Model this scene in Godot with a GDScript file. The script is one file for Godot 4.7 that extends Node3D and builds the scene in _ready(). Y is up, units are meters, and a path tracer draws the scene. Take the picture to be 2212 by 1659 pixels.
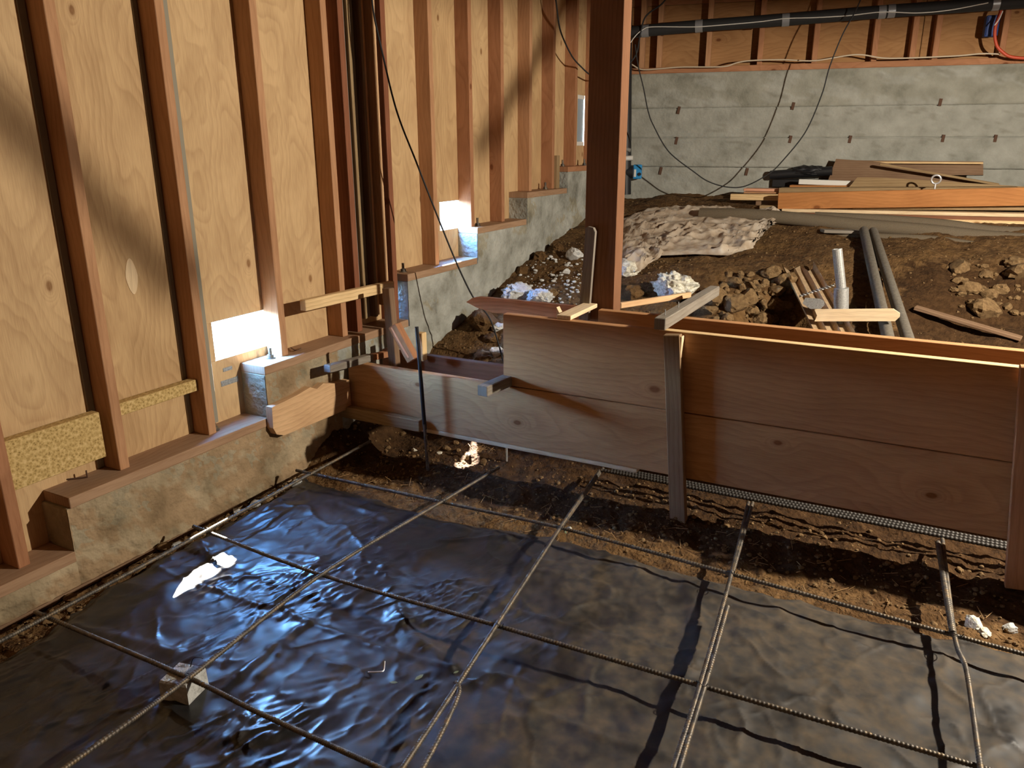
extends Node3D
# An unfinished crawl space: stepped stud wall, footing formwork, rebar mat on black plastic, sloping soil and a lumber pile.
# World: y up, metres. The stud wall runs along z at x = -2.39, the form boards run along x at z = -2.8.

const FPX := 1660.0
var eye := Vector3(0, 1.434, 0)
var eye_basis := Basis.from_euler(Vector3(deg_to_rad(-17.076), deg_to_rad(27.773), deg_to_rad(-0.192)))
var rng := RandomNumberGenerator.new()
var fine := FastNoiseLite.new()
var M := {}
var wood_maps := []
var ply_maps := []
var back_o := Vector3(-2.39, 0, -6.4)
var back_d := Vector3(0.978, 0, -0.209).normalized()
var back_n := Vector3(0.209, 0, 0.978).normalized()

# ------------------------------------------------------------------ mesh helpers
class MB:
	var v := PackedVector3Array()
	var n := PackedVector3Array()
	var uv := PackedVector2Array()
	var col := PackedColorArray()
	var idx := PackedInt32Array()
	func tri(a: Vector3, b: Vector3, c: Vector3, nn: Vector3, ua := Vector2.ZERO, ub := Vector2.ZERO, uc := Vector2.ZERO) -> void:
		var k := v.size()
		if (b - a).cross(c - a).dot(nn) > 0.0:
			v.append(a); v.append(c); v.append(b)
			uv.append(ua); uv.append(uc); uv.append(ub)
		else:
			v.append(a); v.append(b); v.append(c)
			uv.append(ua); uv.append(ub); uv.append(uc)
		for i in 3:
			n.append(nn)
			idx.append(k + i)
	func quad(a: Vector3, b: Vector3, c: Vector3, d: Vector3, nn: Vector3, ua := Vector2.ZERO, ub := Vector2.ZERO, uc := Vector2.ZERO, ud := Vector2.ZERO) -> void:
		tri(a, b, c, nn, ua, ub, uc)
		tri(a, c, d, nn, ua, uc, ud)
	func mesh() -> ArrayMesh:
		var arr := []
		arr.resize(Mesh.ARRAY_MAX)
		arr[Mesh.ARRAY_VERTEX] = v
		arr[Mesh.ARRAY_NORMAL] = n
		arr[Mesh.ARRAY_TEX_UV] = uv
		if col.size() == v.size():
			arr[Mesh.ARRAY_COLOR] = col
		arr[Mesh.ARRAY_INDEX] = idx
		var m := ArrayMesh.new()
		m.add_surface_from_arrays(Mesh.PRIMITIVE_TRIANGLES, arr)
		return m

# UV of a wooden piece: u along the grain (local x), v across
func wuv(p: Vector3, nn: Vector3, off: Vector2) -> Vector2:
	var a := nn.abs()
	if a.x > 0.8:
		return Vector2(p.y * 0.05 + off.x, p.z / 0.06 * 0.3 + off.y)
	if a.y > a.z:
		return Vector2(p.x / 1.6 + off.x, p.z / 0.4 + off.y + 0.31)
	return Vector2(p.x / 1.6 + off.x, p.y / 0.4 + off.y)

func add_box(mb: MB, s: Vector3, bev: float, off := Vector2.ZERO, xf := Transform3D()) -> void:
	var h := s * 0.5
	var b := minf(bev, minf(h.x, minf(h.y, h.z)) * 0.6)
	var k := h - Vector3(b, b, b)
	var bs := xf.basis
	var put := func(pts: Array, nn: Vector3) -> void:
		var w := []
		var u := []
		for p: Vector3 in pts:
			w.append(xf * p)
			u.append(wuv(p, nn, off))
		var nw: Vector3 = (bs * nn).normalized()
		if pts.size() == 4:
			mb.quad(w[0], w[1], w[2], w[3], nw, u[0], u[1], u[2], u[3])
		else:
			mb.tri(w[0], w[1], w[2], nw, u[0], u[1], u[2])
	for sx: float in [-1.0, 1.0]:
		put.call([Vector3(sx * h.x, -k.y, -k.z), Vector3(sx * h.x, k.y, -k.z), Vector3(sx * h.x, k.y, k.z), Vector3(sx * h.x, -k.y, k.z)], Vector3(sx, 0, 0))
		put.call([Vector3(-k.x, sx * h.y, -k.z), Vector3(k.x, sx * h.y, -k.z), Vector3(k.x, sx * h.y, k.z), Vector3(-k.x, sx * h.y, k.z)], Vector3(0, sx, 0))
		put.call([Vector3(-k.x, -k.y, sx * h.z), Vector3(k.x, -k.y, sx * h.z), Vector3(k.x, k.y, sx * h.z), Vector3(-k.x, k.y, sx * h.z)], Vector3(0, 0, sx))
	if b <= 0.0:
		return
	for sa: float in [-1.0, 1.0]:
		for sb: float in [-1.0, 1.0]:
			put.call([Vector3(-k.x, sa * h.y, sb * k.z), Vector3(k.x, sa * h.y, sb * k.z), Vector3(k.x, sa * k.y, sb * h.z), Vector3(-k.x, sa * k.y, sb * h.z)], Vector3(0, sa, sb).normalized())
			put.call([Vector3(sa * h.x, -k.y, sb * k.z), Vector3(sa * h.x, k.y, sb * k.z), Vector3(sa * k.x, k.y, sb * h.z), Vector3(sa * k.x, -k.y, sb * h.z)], Vector3(sa, 0, sb).normalized())
			put.call([Vector3(sa * h.x, sb * k.y, -k.z), Vector3(sa * h.x, sb * k.y, k.z), Vector3(sa * k.x, sb * h.y, k.z), Vector3(sa * k.x, sb * h.y, -k.z)], Vector3(sa, sb, 0).normalized())
			for sc: float in [-1.0, 1.0]:
				put.call([Vector3(sa * h.x, sb * k.y, sc * k.z), Vector3(sa * k.x, sb * h.y, sc * k.z), Vector3(sa * k.x, sb * k.y, sc * h.z)], Vector3(sa, sb, sc).normalized())

func inst(called: String, m: Mesh, mat: Material, parent: Node = null) -> MeshInstance3D:
	var o := MeshInstance3D.new()
	o.mesh = m
	o.material_override = mat
	o.cast_shadow = GeometryInstance3D.SHADOW_CASTING_SETTING_ON
	o.name = called
	(parent if parent else self).add_child(o, true)
	return o

func tag(o: Node, label: String, category: String, group := "", kind := "") -> Node:
	if label: o.set_meta("label", label)
	if category: o.set_meta("category", category)
	if group: o.set_meta("group", group)
	if kind: o.set_meta("kind", kind)
	return o

var taken := {}
func numbered(called: String) -> String:
	if not taken.has(called):
		taken[called] = 0
		return called
	taken[called] += 1
	return "%s_%03d" % [called, taken[called]]

func thing(called: String, label: String, category: String, at := Vector3.ZERO, group := "", kind := "") -> Node3D:
	var o := Node3D.new()
	o.name = numbered(called)
	add_child(o)
	o.position = at
	tag(o, label, category, group, kind)
	return o

# A straight timber from p0 to p1: wide along `up`, thick across. Grain runs lengthways.
func frame_of(p0: Vector3, p1: Vector3, up: Vector3) -> Transform3D:
	var x := (p1 - p0).normalized()
	var z := x.cross(up).normalized()
	var y := z.cross(x).normalized()
	return Transform3D(Basis(x, y, z), (p0 + p1) * 0.5)

func off_for(s: Vector3) -> Vector2:
	return Vector2(rng.randf(), rng.randf_range(0.2, maxf(0.21, 0.85 - s.y / 0.8)) )

func beam(called: String, p0: Vector3, p1: Vector3, wide: float, thick: float, up: Vector3, mat: Material, parent: Node = null, bev := 0.003) -> MeshInstance3D:
	var s := Vector3(p0.distance_to(p1), wide, thick)
	var mb := MB.new()
	add_box(mb, s, bev, off_for(s))
	var o := inst(called if parent else numbered(called), mb.mesh(), mat, parent)
	o.transform = frame_of(p0, p1, up)
	return o

# axis aligned timber by its two corners; grain along the longest side or the given axis
func timber(called: String, a: Vector3, b: Vector3, mat: Material, parent: Node = null, axis := -1, bev := 0.002) -> MeshInstance3D:
	var lo := Vector3(minf(a.x, b.x), minf(a.y, b.y), minf(a.z, b.z))
	var hi := Vector3(maxf(a.x, b.x), maxf(a.y, b.y), maxf(a.z, b.z))
	var s := hi - lo
	var c := (lo + hi) * 0.5
	if axis < 0:
		axis = s.max_axis_index()
	if axis == 0:
		return beam(called, Vector3(lo.x, c.y, c.z), Vector3(hi.x, c.y, c.z), s.y, s.z, Vector3.UP, mat, parent, bev)
	if axis == 1:
		return beam(called, Vector3(c.x, lo.y, c.z), Vector3(c.x, hi.y, c.z), s.z, s.x, Vector3.FORWARD, mat, parent, bev)
	return beam(called, Vector3(c.x, c.y, lo.z), Vector3(c.x, c.y, hi.z), s.y, s.x, Vector3.UP, mat, parent, bev)

# A flat outline (local x along the grain, y across) extruded by thick along z, centred
func prism_mesh(pts: PackedVector2Array, thick: float, off := Vector2.ZERO) -> ArrayMesh:
	var mb := MB.new()
	var t := Geometry2D.triangulate_polygon(pts)
	for s: float in [-1.0, 1.0]:
		for i in range(0, t.size(), 3):
			var q := []
			for k in 3:
				q.append(Vector3(pts[t[i + k]].x, pts[t[i + k]].y, s * thick * 0.5))
			var nn := Vector3(0, 0, s)
			mb.tri(q[0], q[1], q[2], nn, wuv(q[0], nn, off), wuv(q[1], nn, off), wuv(q[2], nn, off))
	var area := 0.0
	for i in pts.size():
		var p := pts[i]
		var q2 := pts[(i + 1) % pts.size()]
		area += p.x * q2.y - q2.x * p.y
	for i in pts.size():
		var p := pts[i]
		var q2 := pts[(i + 1) % pts.size()]
		var e := q2 - p
		var nn := Vector3(e.y, -e.x, 0).normalized() * signf(area)
		var a := Vector3(p.x, p.y, -thick * 0.5)
		var b := Vector3(q2.x, q2.y, -thick * 0.5)
		var c := Vector3(q2.x, q2.y, thick * 0.5)
		var d := Vector3(p.x, p.y, thick * 0.5)
		mb.quad(a, b, c, d, nn, wuv(a, nn, off), wuv(b, nn, off), wuv(c, nn, off), wuv(d, nn, off))
	return mb.mesh()

# A round bar along a polyline; rib > 0 gives rolled ribs, as on rebar
func tube_mesh(path: PackedVector3Array, r: float, sides := 8, step := 0.03, rib := 0.0, curved := true) -> ArrayMesh:
	var pts := PackedVector3Array()
	if path.size() > 2 and curved:
		var c := Curve3D.new()
		for i in path.size():
			var t := (path[mini(i + 1, path.size() - 1)] - path[maxi(i - 1, 0)]) * 0.16
			c.add_point(path[i], -t, t)
		c.bake_interval = step
		pts = c.get_baked_points()
	else:
		for i in path.size() - 1:
			var n := maxi(1, int(ceil(path[i].distance_to(path[i + 1]) / step)))
			for k in n:
				pts.append(path[i].lerp(path[i + 1], float(k) / n))
		pts.append(path[path.size() - 1])
	var v := PackedVector3Array()
	var nn := PackedVector3Array()
	var uv := PackedVector2Array()
	var ix := PackedInt32Array()
	var tg := (pts[1] - pts[0]).normalized()
	var side := tg.cross(Vector3.UP if absf(tg.y) < 0.9 else Vector3.RIGHT).normalized()
	var run := 0.0
	for i in pts.size():
		if i > 0:
			run += pts[i].distance_to(pts[i - 1])
		var t2 := (pts[mini(i + 1, pts.size() - 1)] - pts[maxi(i - 1, 0)]).normalized()
		side = (side - t2 * side.dot(t2)).normalized()
		var other := t2.cross(side)
		for k in sides + 1:
			var a := TAU * k / sides
			var rad := side * cos(a) + other * sin(a)
			var rr := r
			var slope := 0.0
			if rib > 0.0:
				var ph := TAU * (i % 4) / 4.0
				rr = r * (1.0 + rib * cos(ph))
				slope = -rib * r * sin(ph) * TAU / (step * 4.0)
			v.append(pts[i] + rad * rr)
			nn.append((rad - t2 * slope).normalized())
			uv.append(Vector2(run / 1.6, float(k) / sides * 0.3))
	var w := sides + 1
	for i in pts.size() - 1:
		for k in sides:
			var a := i * w + k
			ix.append_array([a, a + 1, a + w, a + 1, a + w + 1, a + w])
	for e in 2:
		var base := 0 if e == 0 else (pts.size() - 1) * w
		var ctr := v.size()
		var p := pts[0] if e == 0 else pts[pts.size() - 1]
		var cn := (pts[0] - pts[1]).normalized() if e == 0 else (pts[pts.size() - 1] - pts[pts.size() - 2]).normalized()
		v.append(p); nn.append(cn); uv.append(Vector2.ZERO)
		for k in sides + 1:
			v.append(v[base + k]); nn.append(cn); uv.append(Vector2(0.01, 0.01))
		for k in sides:
			var q := [ctr, ctr + 1 + k, ctr + 2 + k]
			if (v[q[1]] - v[q[0]]).cross(v[q[2]] - v[q[0]]).dot(cn) > 0:
				q = [q[0], q[2], q[1]]
			ix.append_array(q)
	# make the side faces run clockwise seen from outside
	if (v[ix[1]] - v[ix[0]]).cross(v[ix[2]] - v[ix[0]]).dot(nn[ix[0]]) > 0:
		for i in range(0, (pts.size() - 1) * sides * 6, 3):
			var t3 := ix[i + 1]
			ix[i + 1] = ix[i + 2]
			ix[i + 2] = t3
	return arrays(v, nn, uv, ix)

func arrays(v: PackedVector3Array, nn: PackedVector3Array, uv: PackedVector2Array, ix: PackedInt32Array, col := PackedColorArray()) -> ArrayMesh:
	var arr := []
	arr.resize(Mesh.ARRAY_MAX)
	arr[Mesh.ARRAY_VERTEX] = v
	arr[Mesh.ARRAY_NORMAL] = nn
	arr[Mesh.ARRAY_TEX_UV] = uv
	if col.size() == v.size():
		arr[Mesh.ARRAY_COLOR] = col
	arr[Mesh.ARRAY_INDEX] = ix
	var m := ArrayMesh.new()
	m.add_surface_from_arrays(Mesh.PRIMITIVE_TRIANGLES, arr)
	return m

# A surface given by (nu+1) x (nv+1) points; normals are smoothed and point towards `out`
func sheet_mesh(nu: int, nv: int, p: PackedVector3Array, out: Vector3, col := PackedColorArray(), uvs := PackedVector2Array(), back := 0.0) -> ArrayMesh:
	var nn := PackedVector3Array()
	nn.resize(p.size())
	var w := nu + 1
	for j in nv + 1:
		for i in w:
			var a := p[j * w + mini(i + 1, nu)] - p[j * w + maxi(i - 1, 0)]
			var b := p[mini(j + 1, nv) * w + i] - p[maxi(j - 1, 0) * w + i]
			var q := a.cross(b).normalized()
			nn[j * w + i] = q if q.dot(out) >= 0 else -q
	var uv := uvs
	if uv.size() != p.size():
		uv = PackedVector2Array()
		uv.resize(p.size())
	var ix := PackedInt32Array()
	ix.resize(nu * nv * 6)
	var cm := (nv / 2) * w + nu / 2
	var flip := (p[cm + 1] - p[cm]).cross(p[cm + w] - p[cm]).dot(out) > 0
	var k := 0
	for j in nv:
		for i in nu:
			var a := j * w + i
			if flip:
				ix[k] = a; ix[k + 1] = a + w; ix[k + 2] = a + 1
				ix[k + 3] = a + 1; ix[k + 4] = a + w; ix[k + 5] = a + w + 1
			else:
				ix[k] = a; ix[k + 1] = a + 1; ix[k + 2] = a + w
				ix[k + 3] = a + 1; ix[k + 4] = a + w + 1; ix[k + 5] = a + w
			k += 6
	return arrays(p, nn, uv, ix, col)

var ico_v := PackedVector3Array()
var ico_i := PackedInt32Array()
func ico(levels: int) -> void:
	var t := (1.0 + sqrt(5.0)) / 2.0
	var v: Array[Vector3] = []
	for q: Array in [[-1, t, 0], [1, t, 0], [-1, -t, 0], [1, -t, 0], [0, -1, t], [0, 1, t], [0, -1, -t], [0, 1, -t], [t, 0, -1], [t, 0, 1], [-t, 0, -1], [-t, 0, 1]]:
		v.append(Vector3(q[0], q[1], q[2]).normalized())
	var f := [0, 11, 5, 0, 5, 1, 0, 1, 7, 0, 7, 10, 0, 10, 11, 1, 5, 9, 5, 11, 4, 11, 10, 2, 10, 7, 6, 7, 1, 8, 3, 9, 4, 3, 4, 2, 3, 2, 6, 3, 6, 8, 3, 8, 9, 4, 9, 5, 2, 4, 11, 6, 2, 10, 8, 6, 7, 9, 8, 1]
	for l in levels:
		var g := []
		var mid := {}
		for i in range(0, f.size(), 3):
			var m := []
			for k in 3:
				var a: int = f[i + k]
				var b: int = f[i + (k + 1) % 3]
				var key := Vector2i(mini(a, b), maxi(a, b))
				if not mid.has(key):
					mid[key] = v.size()
					v.append(((v[a] + v[b]) * 0.5).normalized())
				m.append(mid[key])
			g.append_array([f[i], m[0], m[2], f[i + 1], m[1], m[0], f[i + 2], m[2], m[1], m[0], m[1], m[2]])
		f = g
	ico_v = PackedVector3Array(v)
	ico_i = PackedInt32Array(f)

# A lumpy stone or clod of unit size: flat cuts plus noise
func rock_mesh(sd: int, levels: int, cuts: int, rough: float, flat := true) -> ArrayMesh:
	ico(levels)
	var r := RandomNumberGenerator.new()
	r.seed = sd
	var planes := []
	for i in cuts:
		var d := Vector3(r.randfn(), r.randfn(), r.randfn()).normalized()
		planes.append([d, r.randf_range(0.55, 0.85)])
	var v := PackedVector3Array()
	for p in ico_v:
		var q := p * (1.0 + rough * fine.get_noise_3dv(p * 2.0 + Vector3(sd * 7.3, 0, 0)) + rough * 0.5 * fine.get_noise_3dv(p * 5.0 + Vector3(sd * 3.1, 9, 0)))
		for c: Array in planes:
			var e := q.dot(c[0]) - float(c[1])
			if e > 0:
				q -= (c[0] as Vector3) * e * 0.9
		v.append(q)
	if flat:
		var mb := MB.new()
		for i in range(0, ico_i.size(), 3):
			var a := v[ico_i[i]]
			var b := v[ico_i[i + 1]]
			var c := v[ico_i[i + 2]]
			var nn := (b - a).cross(c - a).normalized()
			if nn.dot(a + b + c) < 0:
				nn = -nn
			mb.tri(a, b, c, nn)
		return mb.mesh()
	var acc := PackedVector3Array()
	acc.resize(v.size())
	var ix := PackedInt32Array()
	for i in range(0, ico_i.size(), 3):
		var nn := (v[ico_i[i + 1]] - v[ico_i[i]]).cross(v[ico_i[i + 2]] - v[ico_i[i]])
		for k in 3:
			acc[ico_i[i + k]] += nn
		ix.append_array([ico_i[i], ico_i[i + 2], ico_i[i + 1]])
	for i in acc.size():
		acc[i] = acc[i].normalized()
		if acc[i].dot(v[i]) < 0:
			acc[i] = -acc[i]
	var uv := PackedVector2Array()
	uv.resize(v.size())
	return arrays(v, acc, uv, ix)

# ------------------------------------------------------------------ pixel directions to places
func ray(px: float, py: float) -> Vector3:
	return eye_basis * Vector3((px - 1106.0) / FPX, -(py - 829.5) / FPX, -1.0)
func on_x(x: float, px: float, py: float) -> Vector3:
	var d := ray(px, py)
	return eye + d * ((x - eye.x) / d.x)
func on_y(y: float, px: float, py: float) -> Vector3:
	var d := ray(px, py)
	return eye + d * ((y - eye.y) / d.y)
func on_z(z: float, px: float, py: float) -> Vector3:
	var d := ray(px, py)
	return eye + d * ((z - eye.z) / d.z)
func on_back(off: float, px: float, py: float) -> Vector3:
	var d := ray(px, py)
	return eye + d * ((back_o + back_n * off - eye).dot(back_n) / d.dot(back_n))
func on_soil(px: float, py: float, lift := 0.0) -> Vector3:
	var d := ray(px, py)
	var t := 0.8
	while t < 14.0:
		var p := eye + d * t
		if p.y < gh(p.x, p.z) + lift:
			return p
		t += 0.01
	return eye + d * 6.0

# ------------------------------------------------------------------ the soil's height
var L_Z := [-9.0, -6.6, -6.2, -5.74, -5.36, -4.9, -4.3, -3.9, -3.54, -3.31, -3.1, -2.9, -2.75, -2.6, -2.45, 9.0]
var L_Y := [1.3, 1.06, 1.0, 0.877, 0.798, 0.715, 0.559, 0.442, 0.337, 0.18, 0.03, 0.0, 0.0, 0.0, 0.0, 0.0]
var R_Z := [-9.0, -6.6, -6.2, -5.74, -5.3, -4.7, -4.3, -3.6, -3.3, -3.12, -3.02, -2.75, -2.6, 9.0]
var R_Y := [1.3, 1.06, 1.0, 0.875, 0.79, 0.62, 0.5, 0.36, 0.27, 0.1, 0.03, 0.01, 0.0, 0.0]
func lookup(xs: Array, ys: Array, x: float) -> float:
	for i in xs.size() - 1:
		if x <= xs[i + 1]:
			return lerpf(ys[i], ys[i + 1], clampf((x - xs[i]) / (xs[i + 1] - xs[i]), 0, 1))
	return ys[ys.size() - 1]
func gh(x: float, z: float) -> float:
	var s := smoothstep(-3.1, -3.5, z)
	var t := smoothstep(lerpf(-2.2, -1.1, s), lerpf(-1.3, -0.3, s), x)
	var y := lerpf(lookup(L_Z, L_Y, z), lookup(R_Z, R_Y, z), t)
	if z > -3.2 and z < -2.4:
		y += 0.13 * smoothstep(-2.2, -2.4, x) * smoothstep(-2.4, -2.7, z) * smoothstep(-3.25, -3.0, z)
	# the pit behind the form and the heap beside it
	y -= 0.42 * smoothstep(0.8, 0.2, Vector2((x + 0.52 - (z + 4.1) * 0.25) / 0.36, (z + 4.1) / 0.75).length())
	y -= 0.12 * smoothstep(1.0, 0.2, Vector2((x - 0.55) / 0.9, (z + 4.6) / 0.7).length())
	y += 0.07 * smoothstep(1.0, 0.1, Vector2((x + 0.85) / 0.35, (z + 4.35) / 0.4).length())
	if z < -3.1:
		var up := smoothstep(-3.1, -3.5, z)
		y += up * (0.035 * fine.get_noise_2d(x * 1.7 + 40, z * 1.7) + 0.014 * fine.get_noise_2d(x * 6.0, z * 6.0 + 30))
	elif z < -2.3:
		var k := smoothstep(-2.3, -2.45, z)
		y += k * (0.02 * fine.get_noise_2d(x * 4.0, z * 4.0 + 70) + 0.012 * fine.get_noise_2d(x * 12.0, z * 14.0))
	var w := smoothstep(-2.18, -2.26, x)
	if w > 0 and z > -2.8:
		y += w * (0.014 * fine.get_noise_2d(x * 14.0, z * 9.0 + 11) - 0.004)
	return y

# ------------------------------------------------------------------ textures and materials
func wood_tex(sd: int, w: int, h: int, rings: float, warp: float, contrast: float, knots: int) -> ImageTexture:
	var a := FastNoiseLite.new()
	a.seed = sd
	a.noise_type = FastNoiseLite.TYPE_SIMPLEX_SMOOTH
	a.frequency = 1.0
	a.fractal_type = FastNoiseLite.FRACTAL_NONE
	var r := RandomNumberGenerator.new()
	r.seed = sd
	var kn := []
	for i in knots:
		kn.append([r.randf_range(0.08, 0.92), r.randf_range(0.1, 0.9), r.randf_range(0.7, 1.4)])
	var data := PackedByteArray()
	data.resize(w * h * 3)
	for x in w:
		var u := float(x) / w
		var cx := cos(TAU * u) * 0.45
		var sx := sin(TAU * u) * 0.45
		for y in h:
			var v := float(y) / h
			var rr := v * rings + a.get_noise_3d(cx, sx, v * 1.6) * warp + a.get_noise_3d(cx * 4.0 + 9.0, sx * 4.0, v * 5.0) * warp * 0.12
			var dark := 0.0
			for q: Array in kn:
				var du: float = (u - q[0]) * 1.6
				var dv: float = (v - q[1]) * 0.4
				var e: float = sqrt(du * du * 0.35 + dv * dv) / (0.016 * q[2])
				if e < 4.0:
					rr = lerpf(rr, e * 1.6, smoothstep(3.6, 0.8, e))
					dark += 0.75 * smoothstep(1.1, 0.25, e)
			var f := rr - floorf(rr)
			var ring := f * f * (1.0 if f < 0.86 else (1.0 - f) / 0.14)
			var fib := a.get_noise_3d(cx * 9.0, sx * 9.0, v * 110.0)
			var patch := a.get_noise_3d(cx * 2.0 + 31.0, sx * 2.0, v * 3.0)
			var t := clampf(0.12 + contrast * ring + 0.13 * fib + 0.14 * patch + dark, 0.0, 1.0)
			var k := (y * w + x) * 3
			data[k] = int(255.0 * pow(lerpf(1.0, 0.36, t), 0.4545))
			data[k + 1] = int(255.0 * pow(lerpf(1.0, 0.24, t), 0.4545))
			data[k + 2] = int(255.0 * pow(lerpf(1.0, 0.15, t), 0.4545))
	return ImageTexture.create_from_image(Image.create_from_data(w, h, false, Image.FORMAT_RGB8, data))

func lin(r: float, g: float, b: float) -> Color:
	return Color(r, g, b).linear_to_srgb()

func wood(r: float, g: float, b: float, map: int, rough := 0.78) -> StandardMaterial3D:
	var m := StandardMaterial3D.new()
	m.albedo_color = lin(r, g, b)
	m.albedo_texture = wood_maps[map]
	m.roughness = rough
	m.metallic_specular = 0.35
	return m

func plain(r: float, g: float, b: float, rough := 0.7, metal := 0.0) -> StandardMaterial3D:
	var m := StandardMaterial3D.new()
	m.albedo_color = lin(r, g, b)
	m.roughness = rough
	m.metallic = metal
	return m

func noise_tex(sd: int, size: int, freq: float, oct: int, stops: Array, cellular := false) -> NoiseTexture2D:
	var n := FastNoiseLite.new()
	n.seed = sd
	n.noise_type = FastNoiseLite.TYPE_CELLULAR if cellular else FastNoiseLite.TYPE_SIMPLEX_SMOOTH
	n.frequency = freq
	n.fractal_octaves = oct
	n.fractal_gain = 0.58
	var t := NoiseTexture2D.new()
	t.width = size
	t.height = size
	t.seamless = true
	t.noise = n
	if stops:
		var g := Gradient.new()
		var o := PackedFloat32Array()
		var c := PackedColorArray()
		for s: Array in stops:
			o.append(s[0])
			c.append(s[1])
		g.offsets = o
		g.colors = c
		t.color_ramp = g
	return t

func bump_tex(sd: int, size: int, freq: float, oct: int, strength: float) -> NoiseTexture2D:
	var t := noise_tex(sd, size, freq, oct, [])
	t.as_normal_map = true
	t.bump_strength = strength
	return t

func earthy(col: NoiseTexture2D, bump: NoiseTexture2D, scale: float, rough: float, amount := 1.0) -> StandardMaterial3D:
	var m := StandardMaterial3D.new()
	m.albedo_texture = col
	m.roughness = rough
	m.metallic_specular = 0.3
	m.uv1_triplanar = true
	m.uv1_world_triplanar = true
	m.uv1_scale = Vector3.ONE * scale
	if bump:
		m.normal_enabled = true
		m.normal_texture = bump
		m.normal_scale = amount
	return m

# polythene: shiny where clean, dull and brownish where soil dust lies on it (image over x -2.4..1.4, z -2.5..1.1)
func dusty_poly() -> StandardMaterial3D:
	var w := 760
	var h := 720
	var a := FastNoiseLite.new()
	a.seed = 21
	a.noise_type = FastNoiseLite.TYPE_SIMPLEX_SMOOTH
	a.frequency = 1.0
	a.fractal_octaves = 5
	a.fractal_gain = 0.6
	var c := PackedByteArray()
	c.resize(w * h * 3)
	var r := PackedByteArray()
	r.resize(w * h)
	for y in h:
		var z := -2.5 + 3.6 * y / h
		for x in w:
			var xx := -2.4 + 3.8 * x / w
			var n := a.get_noise_2d(xx * 2.2, z * 2.2)
			var f := a.get_noise_2d(xx * 14.0 + 50.0, z * 14.0)
			var lie := -0.42 + 0.78 * smoothstep(-1.3, -0.5, xx + 0.5 * a.get_noise_2d(xx * 0.9 + 9.0, z * 0.9))
			var d := smoothstep(-0.5, 1.25, 0.3 + lie + n * 0.9 + f * 0.25)
			var k := y * w + x
			var g := clampf(d * (0.75 + 1.1 * f), 0.0, 1.3)
			c[k * 3] = int(255.0 * pow(lerpf(0.012, 0.072, g), 0.4545))
			c[k * 3 + 1] = int(255.0 * pow(lerpf(0.012, 0.051, g), 0.4545))
			c[k * 3 + 2] = int(255.0 * pow(lerpf(0.013, 0.03, g), 0.4545))
			r[k] = int(255.0 * clampf(0.31 + 0.58 * d + 0.03 * f, 0.3, 0.95))
	var m := StandardMaterial3D.new()
	m.albedo_texture = ImageTexture.create_from_image(Image.create_from_data(w, h, false, Image.FORMAT_RGB8, c))
	m.roughness_texture = ImageTexture.create_from_image(Image.create_from_data(w, h, false, Image.FORMAT_L8, r))
	m.roughness = 1.0
	m.metallic_specular = 0.5
	return m

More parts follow.
